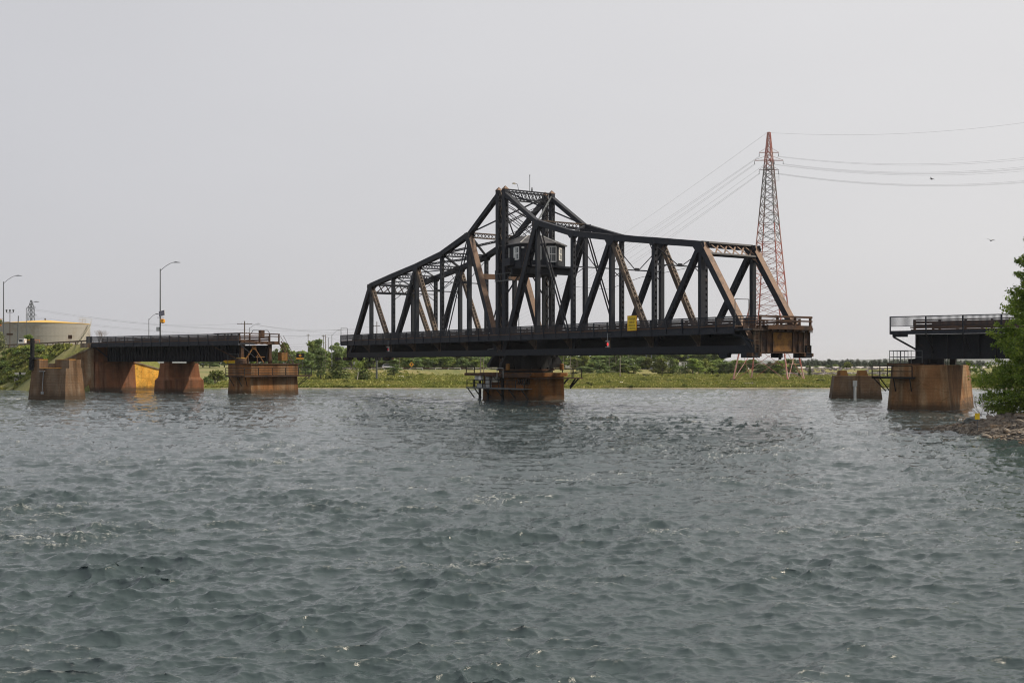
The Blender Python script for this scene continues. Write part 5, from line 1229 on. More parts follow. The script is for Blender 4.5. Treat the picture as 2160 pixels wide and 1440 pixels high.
def cedar(seed, n=100000, H=15.8, W=5.9):
    rg = np.random.default_rng(seed); P, N, S = [], [], []; tr = MB().tube((0, 0, -.4), (.2, 0, H * .55), .32, 9, .17).tube((.2, 0, H * .55), (0, 0, H * .98), .17, 8, .02)
    nb = 560
    for i in range(nb):
        z = .6 + (H - 1.0) * rg.random() ** 1.15; h = z / H; a = rg.random() * 6.283
        r0 = W * (1 - h) ** .78 * (.92 if h > .15 else .75 + h) + .25; L = r0 * rg.uniform(.62, 1.12) * (1 + .22 * math.sin(3 * a + 5 * h))
        up = rg.uniform(-.12, .38); m_ = n // nb
        t = np.sqrt(rg.uniform(.16, 1, m_)) * L; sp = (.16 + .20 * (1 - t / L) + .05 * L) * .62
        lat = rg.normal(size=m_) * sp; dz = rg.normal(size=m_) * sp * .55
        P.append(np.stack([t * math.cos(a) - lat * math.sin(a), t * math.sin(a) + lat * math.cos(a), z + up * t * (t / L) + dz], 1))
        N.append(np.tile([math.cos(a) * .6, math.sin(a) * .6, .7], (m_, 1)) + np.stack([-lat * math.sin(a), lat * math.cos(a), dz], 1) * 1.4); S.append(.10 + .15 * rg.random(m_))
        if i % 2 == 0:
            tr.tube((.1, 0, z - .2), (L * .5 * math.cos(a), L * .5 * math.sin(a), z + up * L * .22), .045 * (1.2 - h), 4, .02); tr.tube((L * .5 * math.cos(a), L * .5 * math.sin(a), z + up * L * .22), (L * math.cos(a), L * math.sin(a), z + up * L), .02, 3, .005)
    return tr.mesh('trunk', bark), leaves('crown', np.concatenate(P), np.concatenate(S), np.concatenate(N), leaf_c, seed, asp=.62, jit=.75)
ce = empty('cedar_tree', (41.1, 87.5, 1.0), 0, 'dense green cedar leaning out over the stony right bank', 'tree')
for me_ in cedar(77): link(me_.name, me_, ce)
ce2 = empty('cedar_tree', (46.0, 92.5, 1.2), 2.1, 'second green cedar just behind the one at the right bank', 'tree')
for me_ in cedar(78, 40000, 14.0, 4.4): link(me_.name.split('.')[0], me_, ce2)
db = empty('dead_bush', (39.3, 94.0, .9), 0, 'bare brownish twiggy bush at the foot of the cedar by the water', 'shrub')
tb = MB(); rq = random.Random(8)
for s in range(16): fork(Vector((rq.uniform(-.9, 1.2), rq.uniform(-.7, .7), 0)), Vector((rq.uniform(-.9, .5), rq.uniform(-.5, .5), .8)).normalized(), .75, .018, 3)
tb.build('twigs', twig, db)
plant('bush', 39.6, 92.0, 1.7, 2.6, 'yellowish leafy shrub between the dead bush and the cedar', 'shrub', None, v=1, z=float(bank(39.6, 92)) )
# ------------------------------------------------------------------ tank, towers, poles, wires, lamps, signs, vehicles, birds
tk = empty('storage_tank', (-135.8, 331, 8.3), 0, 'wide rust spotted steel storage tank with yellow domed roof behind the road', 'tank')
TR = 12.3
MB().lathe([(TR, 0), (TR, 8.55)], 72).build('shell', tin, tk, smooth=False)
for z in (2.4, 4.9, 7.3): MB().lathe([(TR + .005, z), (TR + .03, z + .02), (TR + .03, z + .07), (TR + .005, z + .09)], 72).build('seam', tin, tk)
MB().lathe([(TR + .12, 8.56), (TR + .12, 8.68), (TR * .5, 9.22), (.6, 9.66), (.05, 9.68)], 72).build('roof', tank_y, tk, smooth=False)
MB().lathe([(.18, 9.66), (.18, 10.0), (.26, 10.02), (.26, 10.16), (.05, 10.2)], 10).build('vent', galv_d, tk)
tsr = empty('tank_stair', (-135.8, 331, 8.3), 0, 'curved steel stair with hand rails climbing the right side of the tank', 'stair')
tread = MB().box((0, 0, 0), (.9, .3, .05)).mesh('tread', beige_p)
prev = None
for i in range(26):
    a = R(-2 - 1.35 * i + 0); a = R(-38 + 1.5 * i); rr2 = TR + .6; p = Vector((rr2 * math.cos(a), rr2 * math.sin(a), .3 + i * .32))
    link('tread', tread, tsr, p, a)
    q = Vector(((TR + 1.05) * math.cos(a), (TR + 1.05) * math.sin(a), .3 + i * .32))
    if i % 2 == 0:
        MB().tube(q, q + Vector((0, 0, 1.1)), .035, 5).build('railing_post', beige_p, tsr)
    if prev: MB().tube(prev + Vector((0, 0, 1.1)), q + Vector((0, 0, 1.1)), .04, 5).tube(prev, q, .06, 5).build('handrail', beige_p, tsr)
    prev = q
lm = MB()
for a_, b_ in (((10.6, -2.0), (12.6, -2.0)), ((12.6, -2.0), (12.9, 1.8)), ((10.6, -2.0), (10.9, 1.8))):
    for z in (9.2, 9.7, 10.2): lm.tube((*a_, z), (*b_, z), .035, 5)
for p in ((10.6, -2.0), (11.6, -2.0), (12.6, -2.0), (12.9, 1.8), (10.9, 1.8)): lm.tube((*p, 8.6), (*p, 10.2), .035, 5)
lm.build('landing_railing', beige_p, tsr)

def lattice_tower(root, prof, yaw, mats, panels, leg_r, br_r):
    """square lattice mast: prof is [(z, half diagonal)], one leg part per corner, one brace part per panel"""
    zs = [p[0] for p in prof]; rs_ = [p[1] for p in prof]
    def c(i, z): r = float(np.interp(z, zs, rs_)); a = yaw + i * math.pi / 2; return Vector((r * math.cos(a), r * math.sin(a), z))
    for i in range(4):
        for a, b_ in zip(panels[:-1:4], list(panels[4::4]) + [panels[-1]]):
            if b_ > a: MB().tube(c(i, a), c(i, b_), leg_r * (1.25 - .6 * a / zs[-1]), 5, leg_r * (1.25 - .6 * b_ / zs[-1])).build('leg', mats(a), root)
    for a, b_ in zip(panels[:-1], panels[1:]):
        mb = MB(); m_ = (a + b_) / 2
        for i in range(4):
            mb.tube(c(i, a), c(i + 1, b_), br_r, 4, cap=False).tube(c(i + 1, a), c(i, b_), br_r, 4, cap=False).tube(c(i, b_), c(i + 1, b_), br_r, 4, cap=False)
        mb.build('brace', mats(m_), root)
    return c
TX, TY = 64.8, 287.0
tz = gz(TX, TY)
tw = empty('transmission_tower', (TX, TY, tz - .1), 0, 'tall red lattice transmission tower behind the near bridge end', 'tower')
pan = [0, 8.6, 12.6, 16.0, 19.0, 21.8, 24.6, 27.2, 29.8, 32.3, 34.8, 37.2, 39.6, 42, 44.2, 46.3, 48.3, 50.2, 52, 53.6, 55.2, 56.8, 58.2, 59.6, 61, 62.6]
tc_ = lattice_tower(tw, [(0, 9.9), (17.5, 5.4), (37, 3.15), (51.5, 1.65), (62.6, .42)], R(14.3 + 90), lambda z: redp if (z < 34 and int(z / 8.5) % 3 != 1) or z > 53 else greyp, pan, .17, .075)
for i in range(4):
    p = tc_(i, 0); MB().b2((p.x - .6, p.y - .6, -.8), (p.x + .6, p.y + .6, .55)).build('footing', conc_gr, tw)
    q0, q1 = tc_(i, 4.3), tc_(i + 1, 4.3); MB().tube(q0, q1, .04, 4).build('strut', redp, tw)
for z, hw, mt in ((57.6, 2.45, redp), (55.6, 3.6, redp), (53.2, 2.45, greyp)):
    ca = MB()
    for s in (-1, 1):
        ca.beam((0, -.4, z), (s * hw, 0, z - .1), .1, .12).beam((0, .4, z), (s * hw, 0, z - .1), .1, .12).tube((s * .5, 0, z + 1.15), (s * hw, 0, z), .05, 4)
    ca.build('cross_arm', mt, tw)
    for s in ((-1, 1) if hw < 3 else (-1, -.3, .38, 1)):
        MB().lathe([(.03, -.95), (.09, -.9), (.05, -.6), (.09, -.5), (.05, -.3), (.02, 0)], 6, (s * hw, 0, z - .1)).build('insulator', galv_d, tw)
MB().path([(.8, -.6, 50.4), (2.4, -.6, 50.4), (2.4, -.6, 52.0), (.8, -.6, 52.0)], .04, 4).path([(.8, -.6, 51.2), (2.4, -.6, 51.2)], .03, 4).build('work_platform', greyp, tw)
for s in (-1, 1): MB().tube((0, 0, 61.0), (s * .6, 0, 61.3), .05, 4).build('earth_peak', redp, tw)
py_ = empty('transmission_tower', ((66 - 1080) * 700 / 2400, 700, 2), 0, 'small distant grey lattice tower rising behind the tank roof', 'tower')
lattice_tower(py_, [(0, 4.5), (25, 2.2), (38, 1.9), (42.5, .4)], R(30), lambda z: pylon_g, [0, 7, 14, 20, 25, 28, 31, 34, 36.5, 38.5, 40.5, 42.5], .2, .11)
for z, hw in ((33.2, 3.3), (38.0, 2.7)): MB().beam((-hw, 0, z), (hw, 0, z), .3, .25).tube((0, 0, z + 3), (hw, 0, z), .08, 4).tube((0, 0, z + 3), (-hw, 0, z), .08, 4).build('cross_arm', pylon_g, py_)

wire_m = pm('wire', (.10, .10, .11), .5, metal=.3, var=0)
def wire(a, b, sag, label, group, r=.022, n=18):
    a, b = Vector(a), Vector(b); pts = []
    for i in range(n + 1):
        p = a.lerp(b, i / n); p.z -= 4 * sag * (i / n) * (1 - i / n); pts.append(p - a)
    return tag(MB().path(pts, r * .72, 3).build('power_line', wire_m, None, a), label, 'power line', group)
def tpt(x, z): return Vector((TX + x, TY, tz + z))
# spans to the right leave the frame; spans to the left run far back to the next tower
for x, z, yr, lab, grp in ((.5, 62.4, 252, 'topmost single wire running right from the tower peak', None), (2.45, 56.5, 322, 'highest of two wires off the upper right cross arm of the tower', 'upper wires right'), (2.0, 56.4, 327, 'lowest of two wires off the upper right cross arm of the tower', 'upper wires right'),
                      (3.6, 54.6, 342, 'highest of four wires off the widest cross arm of the tower', 'middle wires right'), (3.4, 54.5, 346, 'second of four wires off the widest cross arm of the tower', 'middle wires right'), (1.4, 54.5, 349, 'third of four wires off the widest cross arm of the tower', 'middle wires right'), (1.2, 54.4, 354, 'lowest of four wires off the widest cross arm of the tower', 'middle wires right'),
                      (2.5, 52.2, 375, 'highest of three wires off the lowest right cross arm of the tower', 'lower wires right'), (2.3, 52.1, 378, 'second of three wires off the lowest right cross arm of the tower', 'lower wires right'), (2.1, 52.0, 380, 'lowest of three wires off the lowest right cross arm of the tower', 'lower wires right')):
    yend = yr - (768 - yr) * .0 - 14 * (1.5 if z > 60 else 1)
    wire(tpt(x, z), at(2330, yend, 280), 3.1 if z < 60 else 2.6, lab, grp, .026)
for i, (x, z) in enumerate(((-.5, 62.4), (-2.45, 56.5), (-2.3, 56.4), (-3.6, 54.6), (-3.4, 54.5), (-1.1, 54.4), (-2.45, 52.2), (-2.3, 52.1))):
    wire(tpt(x, z), at(930 + i * 9, 706 + i * 5, 900), 7, ('topmost wire running left from the tower peak' if i == 0 else ORD[i] + ' slanting wire from the top, running left from the tower arms'), None if i == 0 else 'slanting wires left of the tower', .03)
for z, s in ((38.0, 2.7), (33.2, 3.3)):
    for sx in (-1, 1):
        wire(Vector((py_.location.x + sx * s, 700, z + 1)), at(740 + sx * 14, 705 - (z - 33) * 2.0, 760), 5, ('upper ' if z > 35 else 'lower ') + ('front' if sx < 0 else 'rear') + ' thin wire running right from the distant grey tower', 'wires right of the distant tower', .05)

def utility_pole(px, top, Y, label, arms=(), r=.15, mat=None, group=None, base=None):
    x = (px - 1080) * Y / 2400; z0 = gz(x, Y) if base is None else base; h = CAMZ + (768 - top) * Y / 2400 - z0
    t_ = empty('utility_pole', (x, Y, z0), 0, label, 'pole', group)
    MB().tube((0, 0, -.3), (0, 0, h), r, 8, r * .7).build('pole', mat or pole_w, t_)
    for dz, hw in arms:
        MB().box((0, -.15, h - dz), (hw * 2, .12, .14)).build('cross_arm', mat or pole_w, t_)
        for s in (-.92, -.45, .45, .92): MB().lathe([(.04, 0), (.07, .06), (.05, .16), (.02, .2)], 6, (s * hw, -.15, h - dz + .07)).build('insulator', galv_d, t_)
    return t_, Vector((x, Y, z0 + h))
_, PA = utility_pole(650, 704, 405, 'single wooden utility pole standing above the leafy trees right of the left pier', ((.6, .5),))
_, PB = utility_pole(682, 706, 380, 'left one of two wooden poles standing close together behind the trees', ((.5, .5),))
_, PC = utility_pole(686.5, 706, 380, 'right one of two wooden poles standing close together behind the trees')
_, PD = utility_pole(693, 712, 430, 'thin grey pole right of the paired wooden poles', (), .12, galv_d)
_, PE = utility_pole(516, 677, 300, 'dark utility pole with wide cross arm behind the left approach railing', ((.8, 1.9), (3.2, 1.2)), .2, wood)
_, PF = utility_pole(795, 678, 345, 'dark utility pole with cross arm seen through the far end of the truss', ((1.4, 1.0),), .17, wood)
for px, top, Y, lab in ((843, 742, 386, 'thin pale pole left of the yellow diamond sign'), (870.5, 740, 388, 'thin pale pole right of the yellow diamond sign'), (927, 738, 392, 'grey pole with a box amid the wood left of the pivot pier'), (1014, 735, 330, 'grey pole just left of the turntable'), (1020, 735, 345, 'pale wooden pole just left of the turntable, beside the grey one'), (1188, 742, 400, 'greenish pole just right of the turntable'), (1203, 738, 352, 'pale pole standing right of the pivot pier railing'), (1217, 755, 400, 'short dark pole among the poles right of the pivot pier'), (1285, 742, 400, 'pale pole behind the round meadow trees under the navigation lamp'), (1299, 742, 395, 'thin wooden pole left of the stout pale one'), (1308, 745, 322, 'stout pale wooden pole on the meadow edge under the near arm'), (1314, 742, 398, 'thin wooden pole right of the stout pale one'), (1326, 745, 440, 'faint thin pole before the long grey building')):
    utility_pole(px, top, Y, lab, (), .16 if px in (1014, 1308) else .11)
for px, lab in ((1363, 'left one of two blue grey steel poles at the substation'), (1374, 'right one of two blue grey steel poles at the substation'), (1451, 'thin blue grey steel pole right of the substation')):
    utility_pole(px, 736, 440, lab, (), .3 if px < 1400 else .16, pylon_g)
sp_, _ = utility_pole(794.5, 735, 292, 'stout grey steel pole rising from the meadow under the far arm', (), .27, galv_d)
wire(PA + Vector((-.4, 0, -.6)), PB + Vector((-.4, 0, -.5)), .25, 'wire slung from the single pole to the paired poles', None, .03)
wire(PB + Vector((.4, 0, -.5)), at(800, 724, 372), .8, 'wire slung right from the paired poles towards the bridge', None, .03)
wire(at(560, 714, 395), PA + Vector((.4, 0, -.6)), .4, 'wire slung from the left pier towards the single pole', None, .03)
for dy, lab in ((9, 'upper slack wire low between the left pier and the poles'), (14, 'middle slack wire low between the left pier and the poles'), (18, 'lowest slack wire between the left pier and the poles')):
    wire(at(560, 716 + dy, 395), at(690, 713 + dy, 382), .5, lab, None, .035)
wire(PE + Vector((1.7, 0, -.7)), PF + Vector((-.9, 0, -1.3)), 1.6, 'upper long wire from the dark cross arm pole towards the truss', None, .025)
wire(PE + Vector((1.2, 0, -.7)), at(800, 700, 345), 1.2, 'lower long wire from the dark cross arm pole towards the truss', None, .025)
wire(at(190, 668, 420), PE + Vector((-1.7, 0, -.7)), 1.5, 'long thin wire coming from the left to the dark cross arm pole', None, .025)

def street_lamp(px, top, Y, ax, ay, label, base=None, r=.11, mat=None):
    x = (px - 1080) * Y / 2400; z0 = gz(x, Y) if base is None else base; zt = CAMZ + (768 - top) * Y / 2400; m_ = mat or galv_d
    k = Y / 2400; t_ = empty('street_lamp', (x, Y, z0), 0, label, 'lamp'); h = zt - z0
    MB().tube((0, 0, 0), (0, 0, h), r, 8, r * .6).tube((0, 0, 0), (0, 0, .5), r * 1.6, 8).build('pole', m_, t_)
    ex, ez = (ax - px) * k, (top - ay) * k
    pts = [Vector((0, 0, h - .35)), Vector((ex * .35, 0, h + ez * .42)), Vector((ex * .62, 0, h + ez * .82)), Vector((ex * .82, 0, h + ez * 1.0)), Vector((ex, 0, h + ez * .98))]
    MB().path(pts, .045, 6).build('arm', m_, t_)
    MB().ext([(ex - .45, -.14, h + ez - .06), (ex + .75, -.10, h + ez - .04), (ex + .8, -.1, h + ez + .03), (ex + .1, -.14, h + ez + .12), (ex - .3, -.14, h + ez + .1)], (0, .28, 0)).tube((ex, 0, h + ez + .1), (ex, 0, h + ez + .22), .06, 6).build('lamp_head', m_, t_)
    return t_, h
street_lamp(7.5, 594, 250, 38, 581.5, 'tall street lamp at the left edge of the road embankment', 8.9, .15)
l2, h2 = street_lamp(338, 567, 209, 371, 553.5, 'tall street lamp with solar panel on the left approach span', 9.2, .15)
# its warning beacon set
def on_lamp(name, loc, parts, label, cat):
    t_ = empty(name, l2.location + Vector(loc), 0, label, cat)
    for nm, mb_, mt in parts: mb_.build(nm, mt, t_)
zz = lambda py: CAMZ + (768 - py) * 209 / 2400 - 9.2
pa, pb = Vector((-.35, -.35, zz(654))), Vector((.62, -.5, zz(668)))
M_ = Matrix.Rotation(R(-16), 4, 'Y') @ Matrix.Rotation(R(-38), 4, 'X')
fr_ = MB().box((0, 0, 0), (1.15, .05, 1.3), M_)
c1 = MB().box(M_ @ Vector((0, -.04, .32)), (1.05, .04, .58), M_); c2 = MB().box(M_ @ Vector((0, -.04, -.32)), (1.05, .04, .58), M_)
on_lamp('solar_panel', (.42, -.4, zz(661)), [('frame', fr_, white), ('panel', c1, solar), ('panel', c2, solar), ('bracket', MB().box((-.3, .25, -.75), (1.3, .1, .08)).beam((-.4, .3, -.75), (0, 0, 0), .08, .08), galv_d)], 'tilted two part solar panel mounted on the approach lamp post', 'solar panel')
on_lamp('warning_beacon', (.48, -.15, zz(677)), [('housing', MB().lathe([(.1, -.42), (.42, -.3), (.46, 0), (.42, .3), (.1, .42)], 12), amber), ('bracket', MB().box((-.3, .1, 0), (.5, .08, .08)), galv_d), ('visor', MB().box((.1, -.36, .30), (.5, .3, .06)), orange)], 'round amber flashing beacon below the solar panel', 'beacon')
on_lamp('battery_box', (-.35, -.1, zz(694) - .35), [('body', MB().b2((-.28, -.2, 0), (.28, .2, .72)), galv_d), ('door', MB().b2((-.24, -.225, .05), (.24, -.202, .67)), grey_p)], 'grey battery box strapped to the approach lamp post', 'box')
street_lamp(55.5, 649, 300, 76, 636.5, 'grey street lamp standing in front of the tank', 8.3)
street_lamp(314, 672, 292, 331, 662.5, 'short street lamp behind the approach span, left of the solar panel', None, .13)
street_lamp(526, 691, 420, 545, 682.5, 'street lamp right of the dark cross arm pole', None, .15)
street_lamp(700, 706, 385, 714, 697, 'pale street lamp between the paired poles and the bridge end', None, .14, galv)
fl = empty('floodlight_mast', ((21 - 1080) * 268 / 2400, 268, 8.8), 0, 'brown mast carrying three floodlights at the left edge', 'floodlight')
FH = CAMZ + (768 - 659) * 268 / 2400 - 8.8
MB().tube((0, 0, 0), (0, 0, FH), .09, 8, .07).build('pole', rust, fl); MB().box((0, 0, FH), (1.6, .1, .1)).build('cross_arm', rust, fl)
for s in (-1, 0, 1): MB().lathe([(.08, 0), (.12, .15), (.22, .5), (.23, .62), (.05, .63)], 10, (s * .8, 0, FH + .05)).build('floodlight', galv_d, fl)
MB().box((0, -.12, FH - 5.1), (1.5, .06, .42)).build('name_board', rust, fl)
sg = empty('traffic_signal', ((36.5 - 1080) * 262 / 2400, 262, 9.1), 0, 'leaning traffic signal pole with a long arm reaching left', 'traffic signal')
SH = CAMZ + (768 - 666) * 262 / 2400 - 9.1
MB().tube((0, 0, 0), (.25, 0, SH), .13, 8, .11).build('pole', galv_d, sg); MB().path([(.18, 0, SH - 2.1), (-2.0, 0, SH - 1.4), (-4.2, 0, SH - 1.25)], .06, 6).build('arm', galv_d, sg)
MB().b2((-4.5, -.25, SH - 2.3), (-3.7, .1, SH - .7)).build('signal_head', orange, sg)
bs = empty('road_sign', ((148 - 1080) * 250 / 2400, 250, 9.0), R(12), 'dark brown square sign turned away on a post by the guardrail', 'sign')
MB().b2((-.42, -.02, 1.75), (.42, .02, 2.6)).build('panel', rust, bs); MB().box((0, .06, 1.3), (.09, .07, 2.6)).build('post', galv, bs)
# truck parked behind the guardrail
tv = empty('parked_truck', ((56 - 1080) * 266 / 2400, 268, 9.2), R(4), 'white flatbed truck with orange rail parked behind the guardrail', 'truck')
MB().ext([(-2.6, -.9, .5), (-1.1, -.9, .5), (-1.1, -.9, 1.95), (-2.2, -.9, 1.95), (-2.6, -.9, 1.2)], (0, 1.8, 0)).build('cab', white, tv)
MB().b2((-1.0, -1, .75), (2.6, 1, .95)).build('flatbed', wood, tv); MB().path([(-.9, -1, .95), (-.9, -1, 1.7), (2.5, -1, 1.7), (2.5, -1, .95)], .05, 5).build('side_rail', orange, tv)
MB().b2((-2.3, -.92, 1.25), (-1.4, -.905, 1.8)).build('window', glassm, tv); MB().b2((-.6, -.7, .96), (1.4, .7, 1.5)).build('load', wood_b, tv)
for x in (-1.9, 1.6): MB().tube((x, -1.0, .42), (x, -.75, .42), .42, 14).build('wheel', tyre, tv)

# guardrails
def guardrail(root, P, zf, sp, ht, beam_m, posts, off):
    acc = 0; prev = None; pts = []
    for i, p in enumerate(P):
        a, b = P[max(i - 1, 0)], P[min(i + 1, len(P) - 1)]; L = math.hypot(b[0] - a[0], b[1] - a[1]); nx, ny = (b[1] - a[1]) / L, -(b[0] - a[0]) / L
        if ny > 0: nx, ny = -nx, -ny
        pts.append(Vector((p[0] + nx * off, p[1] + ny * off, 0)))
    d = []; 
    for a, b in zip(pts[:-1], pts[1:]):
        k = max(1, round((b - a).length / sp)); d += [a.lerp(b, i / k) for i in range(k)]
    d.append(pts[-1])
    d = [Vector((p.x, p.y, zf(p.x, p.y))) for p in d]
    ms2 = [MB().box((0, 0, ht / 2 - .2), (.2, .2, ht + .4)).mesh('post', m_) for m_ in posts]
    for i, p in enumerate(d): link('post', ms2[i % len(posts)], root, p)
    for i, (a, b) in enumerate(zip(d[:-1], d[1:])):
        m_ = beam_m[i % len(beam_m)]; MB().beam(a + Vector((0, -.13, ht - .16)), b + Vector((0, -.13, ht - .16)), .05, .30).build('rail', m_, root)
gr_ = empty('guardrail', (0, 0, 0), 0, 'dark steel guardrail along the top of the left embankment', 'guardrail')
guardrail(gr_, [p for p in CWP if p[1] < 285], lambda x, y: ROADZ - .1, 3.0, .8, [wood], [wood, pole_w], 5.5)
gr2 = empty('guardrail', (0, 0, 0), 0, 'low guardrail with pale and dark posts along the distant highway', 'guardrail')
guardrail(gr2, [p for p in HWP if -58 < p[0] < 30], lambda x, y: 3.45, 2.2, .75, [rust, pole_w, beige_p], [white, wood], 5.2)

# car on the highway
car = empty('parked_car', (-39.3, 361.5, 3.62), R(15), 'white station wagon driving along the distant highway behind the guardrail', 'car'); car.name = 'car'
MB().ext([(-1.9, -.8, .3), (1.9, -.8, .3), (1.95, -.8, .75), (1.0, -.8, .95), (-1.9, -.8, 1.0), (-2.0, -.8, .6)], (0, 1.6, 0)).build('body', car_p, car)
MB().ext([(-1.85, -.7, 1.0), (1.0, -.7, .95), (.35, -.7, 1.5), (-1.4, -.7, 1.55)], (0, 1.4, 0)).build('cabin', glassm, car)
MB().b2((-1.45, -.68, 1.54), (.35, .68, 1.6)).build('roof', car_p, car)
for x in (-1.25, 1.25):
    for y in (-.82, .66): MB().tube((x, y, .32), (x, y + .16, .32), .32, 12).build('wheel', tyre, car)
for y in (-.6, .6): MB().b2((1.9, y - .18, .6), (1.97, y + .18, .75)).build('headlight', white, car)
MB().b2((-2.02, -.6, .65), (-1.96, .6, .8)).build('tail_light', redp, car)

# signs on the far land
def post_sign(name, px, py, Y, label, panels, post_m=galv, posts=(0,), top=0):
    p = at(px, py, Y); z0 = gz(p.x, p.y); t_ = empty(name, (p.x, p.y, z0), 0, label, 'sign'); h = p.z - z0
    for x in posts: MB().box((x, .08, (h + top) / 2), (.1, .08, h + top)).build('post', post_m, t_)
    for nm, mb_, mt in panels(h): mb_.build(nm, mt, t_)
dia = lambda r, h, y0, y1: MB().ext([(0, y0, h - r), (r, y0, h), (0, y0, h + r), (-r, y0, h)], (0, y1 - y0, 0))
post_sign('warning_sign', 868, 768.5, 374, 'yellow diamond curve warning sign beside the highway guardrail', lambda h: [('panel', dia(.85, h, -.02, .02), amber), ('arrow_mark', MB().b2((-.1, -.03, h - .45), (.08, -.024, h + .05)).ext([(-.32, -.03, h), (.3, -.03, h + .12), (.1, -.03, h + .5)], (0, .006, 0)), ink)])
post_sign('bridge_sign', 633.2, 749.6, 330, 'black sign with amber diamond and orange strip right of the left rest pier', lambda h: [('panel', MB().b2((-1.12, -.03, h - .62), (1.12, .03, h + .62)), black), ('diamond', dia(.46, h, -.05, -.032), amber), ('arrow_mark', MB().ext([(-.1, -.058, h + .14), (.14, -.058, h - .02), (.02, -.058, h - .16), (-.02, -.058, h)], (0, .006, 0)), ink), ('strip', MB().b2((-1.16, -.04, h - 1.05), (1.1, .03, h - .64)), amber)], galv_d, (-.6, .6))
post_sign('road_sign', 751, 766, 352, 'plain grey sign on two posts half hidden by the dark conifer', lambda h: [('panel', MB().b2((-.8, -.03, h - .5), (.8, .03, h + .5)), grey_p)], galv_d, (-.5, .5))
post_sign('road_sign', 1197, 773, 390, 'small white twin road sign right of the pivot pier', lambda h: [('panel', MB().b2((-.75, -.03, h - .1), (-.05, .03, h + .25)), white), ('panel', MB().b2((.05, -.03, h - .1), (.75, .03, h + .25)), white)])
green_p = pm('green_paint', (.02, .22, .13), .5, var=.05)
post_sign('road_sign', 1225, 776, 392, 'small green road sign right of the pivot pier', lambda h: [('panel', MB().b2((-.32, -.03, h - .35), (.32, .03, h + .35)), green_p)])
dm = empty('daymark_board', ((42.5 - 1080) * 233.5 / 2400, 233.5, max(.2, gz(-100.9, 233.5) - .6)), R(-4), 'weathered white board with black marks standing in the shrubs by the water', 'sign')
b0 = CAMZ + (768 - 811) * 233.5 / 2400 - dm.location.z
MB().b2((-1.2, 0, b0), (1.2, .08, b0 + 2.5)).build('panel', pale_rock, dm)
for x in (-1.0, 1.0): MB().box((x, .16, b0 / 2 + .6), (.14, .12, b0 + 1.4)).build('post', wood, dm)
MB().ext([(-.25, -.01, b0 + 2.5), (.2, -.01, b0 + 2.5), (.2, -.01, b0 + 1.5), (-.25, -.01, b0 + 1.9)], (0, .008, 0)).ext([(-1.1, -.01, b0 + 1.1), (-.85, -.01, b0 + 1.2), (-.55, -.01, b0 + .65), (-.2, -.01, b0 + 1.0), (.5, -.01, b0 + .35), (-.1, -.01, b0 + .08), (-.6, -.01, b0 + .22), (-1.05, -.01, b0 + .7)], (0, .008, 0)).ext([(.6, -.01, b0 + .95), (.85, -.01, b0 + 1.2), (1.1, -.01, b0 + 1.0), (.95, -.01, b0 + .65), (.75, -.01, b0 + .7)], (0, .008, 0)).build('black_mark', ink, dm)
# low buildings and the substation
lb = empty('warehouse', at(1312, 776, 445).xy.to_3d() + Vector((0, 0, gz(43, 445))), 0, 'long low grey building partly hidden by the meadow trees', 'building')
MB().b2((-5.5, 0, 0), (5, 6, 2.6)).build('wall', grey_p, lb); MB().ext([(-5.8, -.3, 2.6), (-5.8, 6.3, 2.6), (-5.8, 3, 3.5)], (11.1, 0, 0)).build('roof', galv, lb)
for x in (-3, 0, 3): MB().b2((x - .5, -.04, 1.0), (x + .5, -.002, 1.9)).build('window', glassm, lb)
for px0, px1, top, lab in ((1375, 1384, 763, 'leftmost white steel gantry of the substation'), (1388, 1394, 764, 'small white steel gantry between the taller ones'), (1398, 1405, 762.5, 'white steel gantry beside the transformer'), (1438, 1448, 764, 'rightmost white steel gantry of the substation')):
    a, b = at(px0, 0, 450), at(px1, 0, 450); z0 = gz(a.x, 450); zt = CAMZ + (768 - top) * 450 / 2400
    t_ = empty('substation_gantry', (a.x, 450, z0), 0, lab, 'gantry'); W_ = b.x - a.x; h = zt - z0
    for i in range(3): MB().box((W_ * i / 2, 0, h / 2), (.22, .22, h)).build('post', white, t_)
    for z in (h, h * .75): MB().box((W_ / 2, 0, z), (W_ + .5, .22, .22)).build('beam', white, t_)
for px, y, w_, h_, lab in ((1412, 775, 1.9, 2.3, 'pale transformer unit in the middle of the substation'), (1434, 773, .9, 1.2, 'small white switch cabinet right of the transformer')):
    a = at(px, y, 452); t_ = empty('transformer', (a.x, 452, a.z - .3), 0, lab, 'transformer')
    MB().b2((-w_ / 2, -.6, 0), (w_ / 2, .6, h_)).build('body', grey_p, t_)
    for x in (-.3, 0, .3): MB().lathe([(.12, h_), (.18, h_ + .2), (.1, h_ + .5), (.14, h_ + .7), (.04, h_ + .9)], 8, (x * w_, 0, 0)).build('bushing', white, t_)
    for i in range(4): MB().b2((-w_ / 2 + .1 + i * w_ / 4, -.75, .2), (-w_ / 2 + .2 + i * w_ / 4, -.602, h_ - .2)).build('cooling_fin', white, t_)
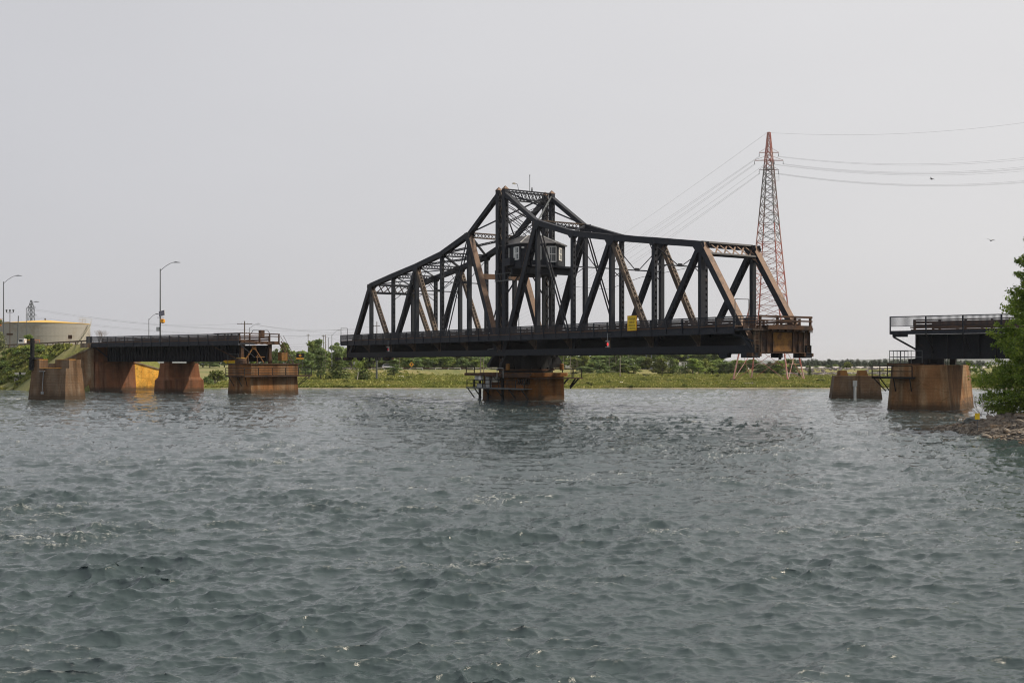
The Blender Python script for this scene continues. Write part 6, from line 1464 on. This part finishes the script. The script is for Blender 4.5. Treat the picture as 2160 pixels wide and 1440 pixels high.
# pale road bank on the stony rise
pr = MB(); q = [at(1565 + i * 40, 0, 520) for i in range(14)]
for a, b in zip(q[:-1], q[1:]): pr.add([(a.x, 519, gz(a.x, 519) + .1), (b.x, 519, gz(b.x, 519) + .1), (b.x, 522, gz(b.x, 522) + .9), (a.x, 522, gz(a.x, 522) + .9), (b.x, 532, gz(b.x, 532) + .9), (a.x, 532, gz(a.x, 532) + .9)], [(0, 1, 2, 3), (3, 2, 4, 5)])
tag(pr.build('gravel_path', pm('pale_gravel', (.42, .40, .38), .95, var=.1), fix=False), kind='structure'); bpy.data.objects['gravel_path'].name = 'path'
rb = MB(); rq = random.Random(23)
for i in range(2200):
    px, Y = rq.uniform(1650, 1900), rq.uniform(318, 518); x = (px - 1080) * Y / 2400; z = gz(x, Y); s = rq.uniform(.2, .65); c = Vector((x, Y, z))
    rb.add([c + Vector((rq.uniform(.5, 1.3) * s * a, rq.uniform(.5, 1.2) * s * b_, rq.uniform(.3, .7) * s * d)) for a in (-1, 1) for b_ in (-1, 1) for d in (-1, 1)], [(0, 1, 3, 2), (4, 6, 7, 5), (0, 4, 5, 1), (2, 3, 7, 6), (0, 2, 6, 4), (1, 5, 7, 3)])
tag(rb.build('stone_rubble', pm('purple_grey_stone', (.25, .225, .225), .95, var=.3)), kind='stuff')
# small white light beacon on the far shore, right
a = at(2070.5, 796, 262); lt = empty('light_beacon', (a.x, 262, gz(a.x, 262)), 0, 'small white light beacon on the far shore near the cedar', 'beacon'); hb = CAMZ + (768 - 782) * 262 / 2400 - lt.location.z
MB().tube((0, 0, 0), (0, 0, hb), .24, 8, .17).build('column', white, lt); MB().lathe([(.25, hb), (.25, hb + .05), (.12, hb + .1), (.12, hb + .4), (.02, hb + .5)], 8).build('lantern', galv_d, lt)
# two gulls
bird_m = pm('bird_feathers', (.05, .045, .045), .8, var=.1)
for px, py, sp_w, rz_, tl_, lab in ((1965, 378, .52, .5, .5, 'dark bird gliding above the lower wires'), (2090, 507.5, .80, .1, .22, 'dark bird with spread wings above the right approach span')):
    p = at(px, py, 100); s = sp_w / 2
    vs_ = [(0, .12, 0), (0, -.16, .02), (0, 0, .06), (0, 0, -.05)]
    bm_ = MB().lathe([(.005, -.2), (.045, -.08), (.055, .02), (.03, .13), (.02, .17), (.004, .24)], 8)
    bm_.v = [(x, z, y) for x, y, z in bm_.v]
    for sg_ in (-1, 1):
        bm_.ext([(sg_ * .03, .05, .02), (sg_ * s * .5, .08, .10), (sg_ * s, -.02, .05 + tl_ * .1), (sg_ * s * .55, -.05, .08), (sg_ * .03, -.07, .02)], (0, 0, .012))
    bm_.ext([(-.03, -.16, 0), (.03, -.16, 0), (.06, -.3, 0), (-.06, -.3, 0)], (0, 0, .01))
    o = bm_.build('bird', bird_m, None, p); o.rotation_euler = (.2, tl_ * .6, rz_); tag(o, lab, 'bird')
# ------------------------------------------------------------------ smoke haze over the whole place
hz_m = bpy.data.materials.new('haze_air'); hz_m.use_nodes = True
hn, hl = hz_m.node_tree.nodes, hz_m.node_tree.links
hn.remove(hn['Principled BSDF']); pv_ = hn.new('ShaderNodeVolumePrincipled')
pv_.inputs['Color'].default_value = (.86, .88, .92, 1); pv_.inputs['Density'].default_value = .00007; pv_.inputs['Anisotropy'].default_value = .2
hl.new(pv_.outputs[0], hn['Material Output'].inputs['Volume'])
tag(MB().b2((-6200, -500, -4.2), (6200, 9100, 75)).build('haze', hz_m), kind='stuff')
